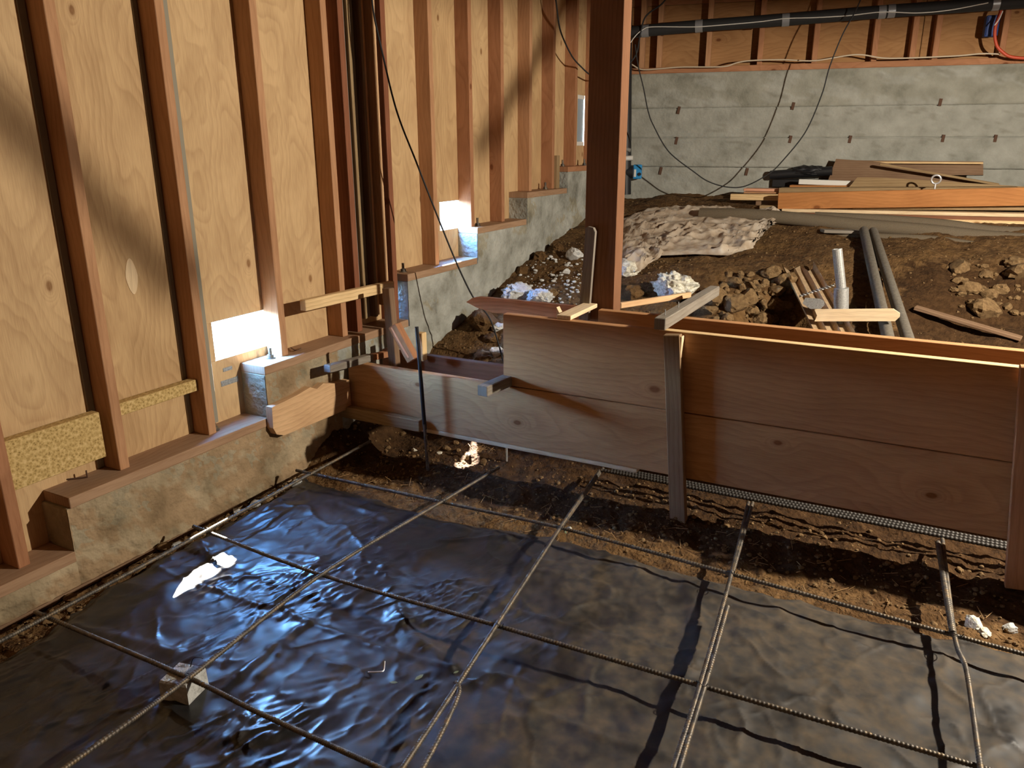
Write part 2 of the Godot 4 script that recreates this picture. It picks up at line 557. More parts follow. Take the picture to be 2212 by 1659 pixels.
func make_materials() -> void:
	wood_maps.append(wood_tex(11, 640, 320, 9.0, 2.6, 0.26, 2))
	wood_maps.append(wood_tex(23, 640, 320, 16.0, 1.4, 0.24, 1))
	wood_maps.append(wood_tex(37, 640, 320, 5.0, 3.4, 0.22, 1))
	wood_maps.append(wood_tex(53, 640, 320, 22.0, 0.9, 0.35, 1))
	M.ply = wood(0.62, 0.42, 0.22, 2, 0.7)
	M.ply2 = wood(0.58, 0.385, 0.195, 0, 0.7)
	M.fir = wood(0.72, 0.46, 0.25, 1)
	M.fir_red = wood(0.5, 0.27, 0.14, 1)
	M.stud_red = wood(0.42, 0.2, 0.1, 0)
	M.redwood = wood(0.26, 0.10, 0.05, 3)
	M.plate = wood(0.4, 0.25, 0.15, 1)
	M.form = wood(0.58, 0.33, 0.155, 0, 0.72)
	M.form2 = wood(0.56, 0.3, 0.14, 1, 0.72)
	M.post = wood(0.25, 0.12, 0.062, 3)
	M.form_dark = wood(0.25, 0.11, 0.06, 1)
	M.grey_wood = wood(0.26, 0.23, 0.19, 3)
	M.pale = wood(0.85, 0.66, 0.42, 1)
	M.pale2 = wood(0.86, 0.62, 0.33, 3)
	M.orange = wood(0.5, 0.215, 0.07, 1)
	M.brown_board = wood(0.24, 0.15, 0.09, 3)
	M.tan_board = wood(0.36, 0.25, 0.13, 3)
	M.bark = wood(0.34, 0.225, 0.125, 3)
	M.ply_old = wood(0.37, 0.195, 0.08, 0, 0.8)
	M.pink_wood = wood(0.78, 0.42, 0.27, 3)
	M.strip = plain(0.27, 0.24, 0.18, 0.9)
	var osb := noise_tex(71, 512, 0.05, 3, [[0.0, lin(0.1, 0.06, 0.02)], [0.25, lin(0.42, 0.28, 0.1)], [0.6, lin(0.62, 0.44, 0.19)], [1.0, lin(0.74, 0.56, 0.3)]], true)
	M.osb = earthy(osb, null, 3.0, 0.85)
	var con := noise_tex(5, 512, 0.008, 6, [[0.0, lin(0.16, 0.155, 0.13)], [0.38, lin(0.3, 0.3, 0.26)], [0.6, lin(0.36, 0.36, 0.32)], [1.0, lin(0.48, 0.48, 0.43)]])
	var con_bump := bump_tex(6, 512, 0.05, 4, 6.0)
	M.concrete = earthy(con, con_bump, 0.9, 0.93, 0.5)
	M.concrete.vertex_color_use_as_albedo = true
	M.concrete_wall = earthy(noise_tex(4, 512, 0.008, 6, [[0.0, lin(0.2, 0.2, 0.175)], [0.35, lin(0.3, 0.3, 0.27)], [0.6, lin(0.345, 0.345, 0.315)], [1.0, lin(0.42, 0.42, 0.39)]]), con_bump, 0.9, 0.93, 0.35)
	M.concrete_wall.vertex_color_use_as_albedo = true
	M.block = earthy(noise_tex(7, 256, 0.03, 4, [[0.0, lin(0.22, 0.21, 0.19)], [0.4, lin(0.42, 0.42, 0.4)], [1.0, lin(0.6, 0.6, 0.58)]]), con_bump, 5.0, 0.9, 0.5)
	var soil := noise_tex(8, 512, 0.02, 6, [[0.0, lin(0.045, 0.023, 0.009)], [0.4, lin(0.105, 0.056, 0.021)], [0.65, lin(0.145, 0.08, 0.032)], [1.0, lin(0.22, 0.13, 0.06)]])
	var soil_bump := bump_tex(9, 512, 0.045, 5, 9.0)
	M.soil = earthy(soil, soil_bump, 1.6, 0.97, 0.9)
	M.soil.vertex_color_use_as_albedo = true
	var clod := noise_tex(14, 256, 0.03, 4, [[0.0, lin(0.08, 0.045, 0.02)], [0.5, lin(0.17, 0.105, 0.048)], [1.0, lin(0.29, 0.19, 0.095)]])
	M.clod = earthy(clod, soil_bump, 5.0, 0.95, 0.6)
	var white := noise_tex(15, 256, 0.05, 4, [[0.0, lin(0.2, 0.17, 0.11)], [0.3, lin(0.55, 0.5, 0.38)], [0.5, lin(0.75, 0.72, 0.62)], [1.0, lin(0.85, 0.83, 0.76)]])
	M.white_rock = earthy(white, soil_bump, 5.0, 0.9, 0.8)
	var plast := noise_tex(18, 512, 0.02, 4, [[0.0, lin(0.4, 0.4, 0.39)], [0.5, lin(0.6, 0.6, 0.58)], [1.0, lin(0.75, 0.75, 0.72)]])
	M.plaster = earthy(plast, soil_bump, 5.0, 0.9, 0.7)
	# black polythene, dusty in patches
	M.poly = dusty_poly()
	var rust := noise_tex(28, 256, 0.03, 4, [[0.0, lin(0.05, 0.045, 0.04)], [0.45, lin(0.13, 0.115, 0.1)], [0.62, lin(0.19, 0.16, 0.12)], [1.0, lin(0.24, 0.14, 0.06)]])
	M.rebar = earthy(rust, null, 3.0, 0.5)
	M.rebar.metallic = 0.55
	M.rebar_dark = plain(0.06, 0.055, 0.05, 0.55, 0.5)
	M.rust = plain(0.1, 0.05, 0.03, 0.9)
	M.iron = plain(0.025, 0.025, 0.028, 0.45, 0.6)
	M.galv = earthy(noise_tex(31, 256, 0.05, 3, [[0.0, lin(0.25, 0.25, 0.24)], [1.0, lin(0.5, 0.5, 0.48)]]), null, 8.0, 0.45)
	M.galv.metallic = 0.4
	M.chrome = plain(0.75, 0.75, 0.77, 0.3, 0.6)
	M.black = plain(0.012, 0.012, 0.014, 0.5)
	M.rubber = plain(0.018, 0.018, 0.019, 0.75)
	M.tape = plain(0.3, 0.31, 0.33, 0.35, 0.3)
	M.white = plain(0.75, 0.74, 0.7, 0.5)
	M.cream = plain(0.55, 0.45, 0.33, 0.6)
	M.blue = plain(0.03, 0.28, 0.62, 0.45)
	M.deep_blue = plain(0.02, 0.05, 0.2, 0.6)
	M.red = plain(0.5, 0.06, 0.02, 0.5)
	M.grey_pipe = earthy(noise_tex(33, 256, 0.04, 4, [[0.0, lin(0.1, 0.085, 0.065)], [1.0, lin(0.2, 0.18, 0.15)]]), null, 4.0, 0.85)
	M.carpet = earthy(noise_tex(34, 256, 0.12, 4, [[0.0, lin(0.09, 0.068, 0.045)], [1.0, lin(0.2, 0.16, 0.11)]]), soil_bump, 6.0, 1.0, 0.5)
	M.cloth = earthy(noise_tex(35, 256, 0.02, 4, [[0.0, lin(0.28, 0.2, 0.13)], [0.5, lin(0.44, 0.35, 0.26)], [1.0, lin(0.62, 0.56, 0.48)]]), null, 1.5, 0.95)
	M.bark_dark = M.bark
	M.leaf = plain(0.16, 0.19, 0.11, 0.6)
	M.straw = plain(0.34, 0.2, 0.08, 0.8)
	M.tan_metal = earthy(noise_tex(36, 256, 0.03, 3, [[0.0, lin(0.3, 0.2, 0.11)], [1.0, lin(0.55, 0.41, 0.26)]]), null, 4.0, 0.6)
	M.plank_under = wood(0.3, 0.17, 0.09, 3)
	M.screen = plain(0.3, 0.36, 0.4, 0.6)
	M.screen.backlight_enabled = true
	M.screen.backlight = Color(0.1, 0.12, 0.13)
	M.outside = earthy(noise_tex(39, 512, 0.05, 5, [[0.0, lin(0.03, 0.024, 0.016)], [0.35, lin(0.1, 0.086, 0.062)], [1.0, lin(0.26, 0.235, 0.19)]]), null, 2.0, 1.0)

# ------------------------------------------------------------------ the room
var plate_y := [0.135, 0.326, 0.551, 0.793, 0.972, 1.147, 1.30]       # tops of the sill plates
var step_z := [0.8, -1.362, -2.285, -3.35, -4.095, -4.768, -5.44, -6.5] # where each step begins and ends

func concrete_top(z: float) -> float:
	for i in 7:
		if z > step_z[i + 1]:
			return plate_y[i] - 0.038
	return plate_y[6] - 0.038

func foundation(parent: Node) -> void:
	var dirt := FastNoiseLite.new()
	dirt.seed = 77
	dirt.frequency = 1.6
	for i in 7:
		var z0: float = step_z[i]
		var z1: float = step_z[i + 1]
		var top: float = plate_y[i] - 0.038
		var bot := -0.35
		var nu := int((z0 - z1) / 0.014)
		var nv := int((top - bot) / 0.016)
		var p := PackedVector3Array()
		var c := PackedColorArray()
		for j in nv + 1:
			for k in nu + 1:
				var z := lerpf(z0, z1, float(k) / nu)
				var y := lerpf(bot, top, float(j) / nv)
				var d := 0.003 * fine.get_noise_2d(z * 8.0, y * 8.0 + 5) + 0.0016 * fine.get_noise_2d(z * 40.0, y * 40.0)
				if z > -3.0:
					d += 0.012 * smoothstep(0.14, 0.0, y - 0.02 + 0.04 * fine.get_noise_2d(z * 5.0, 3)) * (0.7 + fine.get_noise_2d(z * 22.0, y * 22.0 + 50))
				else:
					# board-formed face: two upright joints per step and a sloping pour line
					var g := 0.0
					for sl: float in [0.36, 0.62]:
						g += 0.003 * exp(-pow((z - lerpf(z0, z1, sl)) / 0.007, 2.0))
					var lnz := 0.26 + (-3.3 - z) * 0.247 + 0.12
					g += 0.007 * exp(-pow((y - lnz - 0.01 * fine.get_noise_2d(z * 3, 0)) / 0.01, 2.0))
					d -= g
					if y < lnz:
						d += 0.006 + 0.008 * fine.get_noise_2d(z * 9.0, y * 9.0)
				if j == nv or k == 0 or k == nu:
					d = minf(d, 0.0)
				p.append(Vector3(-2.39 + d, y, z))
				var q := dirt.get_noise_2d(z * 1.4, y * 2.0)
				var col := Color(1, 1, 1)
				if z > -2.75:
					col = Color(0.9, 0.62, 0.4) if q < 0.1 + 0.25 * fine.get_noise_2d(z * 20, y * 20) else Color(1.0, 0.78, 0.55)
				elif q > 0.3 + 0.2 * fine.get_noise_2d(z * 15, y * 15):
					col = Color(0.93, 0.86, 0.74)
				c.append(col)
		var o := inst("foundation_step", sheet_mesh(nu, nv, p, Vector3.RIGHT, c), M.concrete, parent)
		o.set_meta("kind", "structure")
		# body behind the face, with the end that shows above the next lower step
		var mb := MB.new()
		var bx := Vector3(0.21, top - bot, z0 - z1)
		add_box(mb, bx, 0.004, Vector2.ZERO, Transform3D(Basis(), Vector3(-2.391 - 0.105, (top + bot) * 0.5, (z0 + z1) * 0.5)))
		var cc := PackedColorArray()
		cc.resize(mb.v.size())
		cc.fill(Color(1, 1, 1) if z0 < -3.0 else Color(0.9, 0.74, 0.55))
		mb.col = cc
		inst("foundation_core", mb.mesh(), M.concrete, parent)

func left_wall() -> void:
	var w := thing("wall_left", "stud wall on a stepped concrete foundation with plywood sheathing behind the studs", "wall", Vector3.ZERO, "", "structure")
	foundation(w)
	for i in 7:
		var z0: float = step_z[i] - (0.012 if i == 1 else 0.0)
		var z1: float = step_z[i + 1] + (0.0 if i == 0 else 0.012)
		var y: float = plate_y[i]
		var m: Material = M.plate if i != 6 else M.stud_red
		timber("sill_plate", Vector3(-2.53, y - 0.038, z0), Vector3(-2.388, y, z1), m, w)
	# studs: near edge z, thickness away from the viewer
	var studs := [[-0.4, 0], [-0.8, 0], [-1.205, 1], [-1.605, 2], [-2.005, 2], [-2.445, 2], [-2.86, 3], [-2.975, 4], [-3.29, 4], [-3.70, 2], [-4.11, 1], [-4.50, 1], [-4.90, 2], [-5.27, 1], [-5.67, 1], [-6.07, 1]]
	var kinds := [M.stud_red, M.stud_red, M.fir_red, M.fir_red, M.redwood]
	var bay_from := []
	for s: Array in studs:
		var z: float = s[0]
		var base := concrete_top(z - 0.01) + 0.038
		timber("stud", Vector3(-2.53, base, z - 0.038), Vector3(-2.44, 2.66, z), kinds[s[1]], w)
		bay_from.append(z)
	timber("top_plate", Vector3(-2.53, 2.66, 0.8), Vector3(-2.44, 2.74, -6.5), M.fir_red, w)
	# sheathing, one sheet per bay so that each shows its own figure; vents are cut through it
	var vents := {4: [0.59, 0.753], 9: [0.965, 1.13], 14: [1.45, 1.832]}
	var edges := bay_from.duplicate()
	edges.push_front(0.8)
	edges.append(-6.5)
	for i in edges.size() - 1:
		var za: float = edges[i] - 0.012
		var zb: float = edges[i + 1] - 0.012
		if i == 0: za = 0.8
		var mat: Material = M.ply if i % 3 != 1 else M.ply2
		var low := minf(concrete_top(za - 0.05), concrete_top(zb + 0.02))
		var vent: Array = vents.get(i - 1, [])
		if vent.is_empty():
			ply(w, za, zb, low, 2.74, mat)
		else:
			ply(w, za, zb, vent[1], 2.74, mat)
			ply(w, za, zb, low, vent[0], mat)
	# weathered strips on the sheathing beside the near studs and scrap lath between the paired studs
	for q: Array in [[-1.605, 0.028], [-2.005, 0.022]]:
		timber("seam_strip", Vector3(-2.531, concrete_top(q[0] + 0.02) + 0.04, q[0] + 0.002), Vector3(-2.525, 2.6, q[0] + q[1]), M.strip, w)
	timber("batten", Vector3(-2.53, 0.36, -2.075), Vector3(-2.458, 2.6, -2.043), M.strip, w)
	var lath := [[-3.055, -3.09, -2.50, M.grey_wood], [-3.095, -3.115, -2.485, M.tan_board], [-3.12, -3.155, -2.50, M.grey_wood], [-3.165, -3.185, -2.47, M.brown_board], [-3.2, -3.225, -2.49, M.fir]]
	for q: Array in lath:
		timber("scrap_lath", Vector3(-2.53, 0.59, q[0]), Vector3(q[2], 2.62, q[1]), q[3], w)
	timber("hanging_block", Vector3(-2.53, 0.64, -3.235), Vector3(-2.45, 2.62, -3.262), M.fir, w)
	# narrow shim plate beside the far stud
	timber("shim", Vector3(-2.51, 1.147, -5.31), Vector3(-2.42, 1.38, -5.36), M.tan_board, w)
	# oriented-strand blocking between the near studs
	timber("strand_block", Vector3(-2.51, 0.385, -0.9), on_x(-2.47, 214, 890) , M.osb, w)
	var a1 := on_x(-2.47, 258, 897)
	var a2 := on_x(-2.47, 417, 822)
	timber("strand_block", Vector3(-2.51, a1.y - 0.005, -1.644), Vector3(-2.47, a2.y, -2.003), M.osb, w)
	# anchor bolts with nuts
	for q: Array in [[-2.466, plate_y[2], -2.40], [-2.46, plate_y[3], -3.41], [-2.45, plate_y[4], -4.2], [-2.47, plate_y[1], -2.06], [-2.46, plate_y[5], -5.2], [-2.45, plate_y[6], -5.9], [-2.46, plate_y[6], -5.5]]:
		var b := Node3D.new()
		b.name = "anchor_bolt"
		w.add_child(b, true)
		b.position = Vector3(q[0], q[1], q[2])
		inst("shank", tube_mesh(PackedVector3Array([Vector3(0, -0.01, 0), Vector3(0, 0.048, 0)]), 0.0075, 10), M.rebar, b)
		inst("nut", tube_mesh(PackedVector3Array([Vector3(0, 0.004, 0), Vector3(0, 0.017, 0)]), 0.014, 6), M.rebar, b)
		inst("washer", tube_mesh(PackedVector3Array([Vector3(0, 0.0005, 0), Vector3(0, 0.004, 0)]), 0.02, 14), M.rebar, b)
	# boat-shaped repair patch let into the near sheet
	var pc := on_x(-2.53, 284, 597)
	var pp := PackedVector2Array()
	for k in 20:
		var an := TAU * k / 20.0
		pp.append(Vector2(0.066 * cos(an), 0.025 * sin(an) * (1.0 - 0.25 * absf(cos(an)))))
	var pm := inst("repair_patch", prism_mesh(pp, 0.002, Vector2(0.4, 0.5)), M.pale, w)
	pm.transform = Transform3D(Basis(Vector3.UP, Vector3.FORWARD, Vector3.LEFT), Vector3(-2.5295, pc.y, pc.z))
	# galvanised straps on the sheathing under the first vent
	var g1 := on_x(-2.528, 478, 830)
	var g2 := on_x(-2.528, 515, 818)
	timber("strap", Vector3(-2.531, g1.y - 0.012, g1.z), Vector3(-2.527, g1.y + 0.012, g2.z), M.galv, w)
	var g3 := on_x(-2.528, 482, 800)
	timber("strap", Vector3(-2.531, g3.y - 0.008, g3.z), Vector3(-2.527, g3.y + 0.008, g3.z - 0.05), M.galv, w)

func ply(w: Node, za: float, zb: float, y0: float, y1: float, mat: Material) -> void:
	var mb := MB.new()
	var s := Vector3(y1 - y0, absf(za - zb), 0.015)
	add_box(mb, s, 0.0, Vector2(rng.randf(), rng.randf_range(0.3, 0.6)))
	var o := inst("plywood_panel", mb.mesh(), mat, w)
	o.transform = Transform3D(Basis(Vector3.UP, Vector3.FORWARD, Vector3.LEFT), Vector3(-2.5375, (y0 + y1) * 0.5, (za + zb) * 0.5))

func vents() -> void:
	var q := [[-2.043, -2.445, 0.59, 0.753], [-3.738, -4.11, 0.965, 1.13], [-5.708, -6.07, 1.45, 1.832]]
	var labels := ["low square vent opening cut in the sheathing above the lowest full step", "small vent opening beside the stud above the middle sill plate", "tall vent opening covered by a milky sheet beside the corner"]
	for i in 3:
		var w := thing("window_%d" % (i + 1), labels[i], "vent", Vector3.ZERO, "", "structure")
		var z0: float = q[i][0]
		var z1: float = q[i][1]
		var y0: float = q[i][2]
		var y1: float = q[i][3]
		# wooden lining around the hole; the side linings narrow it to the width of the vent
		var n0 := z0
		var n1 := z1
		if i == 0: n0 = -2.16
		if i == 1: n0 = -3.90
		if i == 2: n0 = -5.93
		timber("side_lining", Vector3(-2.55, y0, z0), Vector3(-2.53, y1, n0), M.ply2, w)
		timber("sill_lining", Vector3(-2.56, y0 - 0.012, n0), Vector3(-2.531, y0, n1), M.ply2, w)
		timber("head_lining", Vector3(-2.56, y1, n0), Vector3(-2.531, y1 + 0.012, n1), M.redwood, w)
		if i == 2:
			timber("cover_sheet", Vector3(-2.542, y0 + 0.02, n0), Vector3(-2.538, y1 - 0.015, n1), M.screen, w)
			timber("cover_rail", Vector3(-2.538, y0, n0), Vector3(-2.53, y0 + 0.03, n1), M.white, w)
			timber("cover_rail", Vector3(-2.538, y1 - 0.03, n0), Vector3(-2.53, y1, n1), M.white, w)

func back_wall() -> void:
	var w := thing("wall_back", "board-formed concrete wall with rusty tie slots below a low framed cripple wall", "wall", Vector3.ZERO, "", "structure")
	var len := 6.4
	var seams := [1.28, 1.512, 1.74]
	var lows := [0.72, 1.283, 1.515, 1.743]
	var highs := [1.277, 1.509, 1.737, 2.008]
	for row in 4:
		var nu := int(len / 0.04)
		var nv := 14
		var p := PackedVector3Array()
		var c := PackedColorArray()
		for j in nv + 3:
			for i in nu + 1:
				var s := len * i / nu - 0.15
				var fall := s * 0.004
				var y: float = lerpf(lows[row], highs[row], clampf(float(j - 1) / nv, 0, 1)) - (fall if row < 3 or j < 4 else 0.0)
				var d := 0.0016 * fine.get_noise_2d(s * 9.0, y * 9.0) + float([0.0, 0.006, -0.003, 0.004][row])
				if j == 0 or j == nv + 2:
					d = -0.012
				var pos := back_o + back_d * s + back_n * d
				p.append(Vector3(pos.x, y, pos.z))
				var q := fine.get_noise_2d(s * 2.2, y * 5.0 + 90)
				var blot := fine.get_noise_2d(s * 5.0 + 30, y * 8.0)
				var col := Color(1, 1, 0.97)
				if q * 0.6 + blot < -0.5: col = Color(0.8, 0.79, 0.74)
				elif row == 3 and q > -0.1: col = Color(0.88, 0.87, 0.8)
				c.append(col)
		var face := inst("concrete_course", sheet_mesh(nu, nv + 2, p, back_n, c), M.concrete_wall, w)
		face.set_meta("kind", "structure")
	var mid := back_o + back_d * (len * 0.5 - 0.15)
	var bs := Basis(back_d, Vector3.UP, back_n)
	var mb := MB.new()
	add_box(mb, Vector3(len, 1.6, 0.2), 0.0)
	var cc := PackedColorArray()
	cc.resize(mb.v.size())
	cc.fill(Color(1, 1, 1))
	mb.col = cc
	var core := inst("concrete_core", mb.mesh(), M.concrete, w)
	core.transform = Transform3D(bs, Vector3(mid.x, 1.205, mid.z) - back_n * 0.115)
	# rusty form-tie slots under the seams
	for q: Array in [[1466, 238], [1713, 229], [2031, 221], [1461, 304], [1707, 301], [1836, 301], [2037, 299], [2150, 299], [1427, 369], [1613, 371]]:
		var a := on_back(0.003, q[0] + 2, q[1] - 8)
		var b := on_back(0.003, q[0] - 2, q[1] + 8)
		beam("tie_slot", a, b, 0.022, 0.012, back_d, M.rust, w, 0.001)
	# framed part above: sill, studs, panels, top plate
	var y0 := 2.005
	var sill_a := back_o - back_d * 0.1
	var sill_b := back_o + back_d * len
	beam("sill_plate", Vector3(sill_a.x, y0 + 0.022, sill_a.z) - back_n * 0.06, Vector3(sill_b.x, y0 + 0.022, sill_b.z) - back_n * 0.06, 0.044, 0.14, Vector3.UP, M.stud_red, w)
	for px: float in [1385, 1422, 1528, 1640, 1758, 1886, 1968, 2017, 2160, 2290, 2420, 2560]:
		var a := on_back(0.0, px, 140)
		beam("cripple_stud", Vector3(a.x, y0 + 0.044, a.z) - back_n * 0.05, Vector3(a.x, 2.9, a.z) - back_n * 0.05, 0.04, 0.09, back_d, M.fir_red if px < 1540 else M.stud_red, w)
	var steps := [-0.15, 1.05, 2.27, 3.49, 4.71, 6.25]
	for i in 5:
		var a: Vector3 = back_o + back_d * steps[i] - back_n * 0.105
		var b: Vector3 = back_o + back_d * (steps[i + 1] - 0.004) - back_n * 0.105
		beam("sheathing_panel", Vector3(a.x, 2.27, a.z), Vector3(b.x, 2.27, b.z), 0.5, 0.014, Vector3.UP, M.ply_old, w)
		beam("sheathing_panel", Vector3(a.x, 2.712, a.z), Vector3(b.x, 2.712, b.z), 0.38, 0.016, Vector3.UP, M.stud_red, w)

func shell() -> void:
	var c := thing("ceiling", "floor joists and boards overhead, above the view", "ceiling", Vector3.ZERO, "", "structure")
	timber("subfloor", Vector3(-2.7, 2.98, 2.6), Vector3(4.4, 3.02, -8.2), M.redwood, c, 0)
	for i in 26:
		var z := 2.4 - i * 0.406
		timber("joist", Vector3(-2.6, 2.742, z), Vector3(4.3, 2.98, z - 0.038), M.redwood, c)
	var r := thing("wall_right", "dark boarded wall closing the crawl space opposite the stud wall", "wall", Vector3.ZERO, "", "structure")
	timber("wall_face", Vector3(4.2, -0.5, 2.6), Vector3(4.4, 3.0, -8.2), M.plank_under, r)
	var f := thing("wall_front", "dark boarded wall closing the crawl space opposite the concrete wall", "wall", Vector3.ZERO, "", "structure")
	timber("wall_face", Vector3(-2.7, -0.5, 2.4), Vector3(4.4, 3.0, 2.6), M.plank_under, f)
	var l := thing("trim_1", "upper cladding of the stud wall near the entrance", "wall", Vector3.ZERO, "", "structure")
	timber("cladding", Vector3(-2.62, -0.5, 2.5), Vector3(-2.5, 2.98, 0.8), M.ply2, l)
	timber("cladding", Vector3(-2.62, 2.74, 0.8), Vector3(-2.5, 2.98, -6.6), M.ply2, l)
	timber("cladding", Vector3(-2.62, -0.5, -6.5), Vector3(-2.5, 2.98, -6.75), M.ply2, l)
	var bw := thing("trim_2", "upper cladding of the cripple wall", "wall", Vector3.ZERO, "", "structure")
	var a := back_o - back_d * 0.3 - back_n * 0.19
	var b := back_o + back_d * 7.0 - back_n * 0.19
	beam("cladding", Vector3(a.x, 2.45, a.z), Vector3(b.x, 2.45, b.z), 1.1, 0.08, Vector3.UP, M.ply2, bw)
	# the sunlit slope outside the stud wall
	var n := 30
	var p := PackedVector3Array()
	for j in n + 1:
		for i in n + 1:
			var z := lerpf(6.0, -14.0, float(j) / n)
			var x := lerpf(-2.64, -14.0, float(i) / n)
			p.append(Vector3(x, 0.42 + 0.25 * (-z - 2.2) + 0.02 * fine.get_noise_2d(x * 3, z * 3), z))
	var g := inst("ground_outside", sheet_mesh(n, n, p, Vector3.UP), M.outside)
	tag(g, "sunlit leaf-littered slope outside the vents", "ground", "", "structure")

func soil_floor() -> void:
	var xs := PackedFloat32Array()
	var zs := PackedFloat32Array()
	var x := -2.42
	while x < 4.25:
		xs.append(x)
		x += 0.02 if x < 0.9 else 0.08
	var z := 2.5
	while z > -8.2:
		zs.append(z)
		z -= 0.1 if z > -0.5 else (0.04 if z > -2.2 else (0.018 if z > -3.3 else 0.025))
	var p := PackedVector3Array()
	var c := PackedColorArray()
	for zz in zs:
		for xx in xs:
			var y := gh(xx, zz)
			if zz < -2.3:
				y += 0.006 * fine.get_noise_2d(xx * 30.0, zz * 30.0)
			elif xx > -2.2:
				y -= 0.02
			p.append(Vector3(xx, y, zz))
			var q := fine.get_noise_2d(xx * 2.0, zz * 2.0 + 200)
			var q2 := fine.get_noise_2d(xx * 9.0, zz * 9.0 + 100)
			var col := Color(1, 1, 1)
			var soil_shade := minf(minf(zz + 3.3, -2.52 - zz) / 0.1, 1.0) if zz > -3.3 else smoothstep(-0.25, 0.15, xx) * smoothstep(-5.4, -5.0, zz) * 2.2 - 0.6  # painted shade: soil colour darkened between the forms and on the outer bank
			if soil_shade + 0.9 * q2 + 0.6 * q > 0.45: col = Color(0.42, 0.38, 0.35)
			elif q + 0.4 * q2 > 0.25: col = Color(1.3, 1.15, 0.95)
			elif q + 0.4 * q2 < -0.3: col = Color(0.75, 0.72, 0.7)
			c.append(col)
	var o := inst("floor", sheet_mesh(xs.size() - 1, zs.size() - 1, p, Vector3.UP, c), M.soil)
	tag(o, "bare brown soil floor sloping up towards the concrete wall", "floor", "", "structure")

# ------------------------------------------------------------------ plastic, rebar
func seg_dist(p: Vector2, a: Vector2, b: Vector2) -> float:
	var d := b - a
	var t := clampf((p - a).dot(d) / maxf(d.length_squared(), 1e-9), 0.0, 1.0)
	return p.distance_to(a + d * t)

func flat_line(px: Array) -> PackedVector2Array:
	var r := PackedVector2Array()
	for q: Array in px:
		var p := on_y(0.012, q[0], q[1])
		r.append(Vector2(p.x, p.z))
	return r

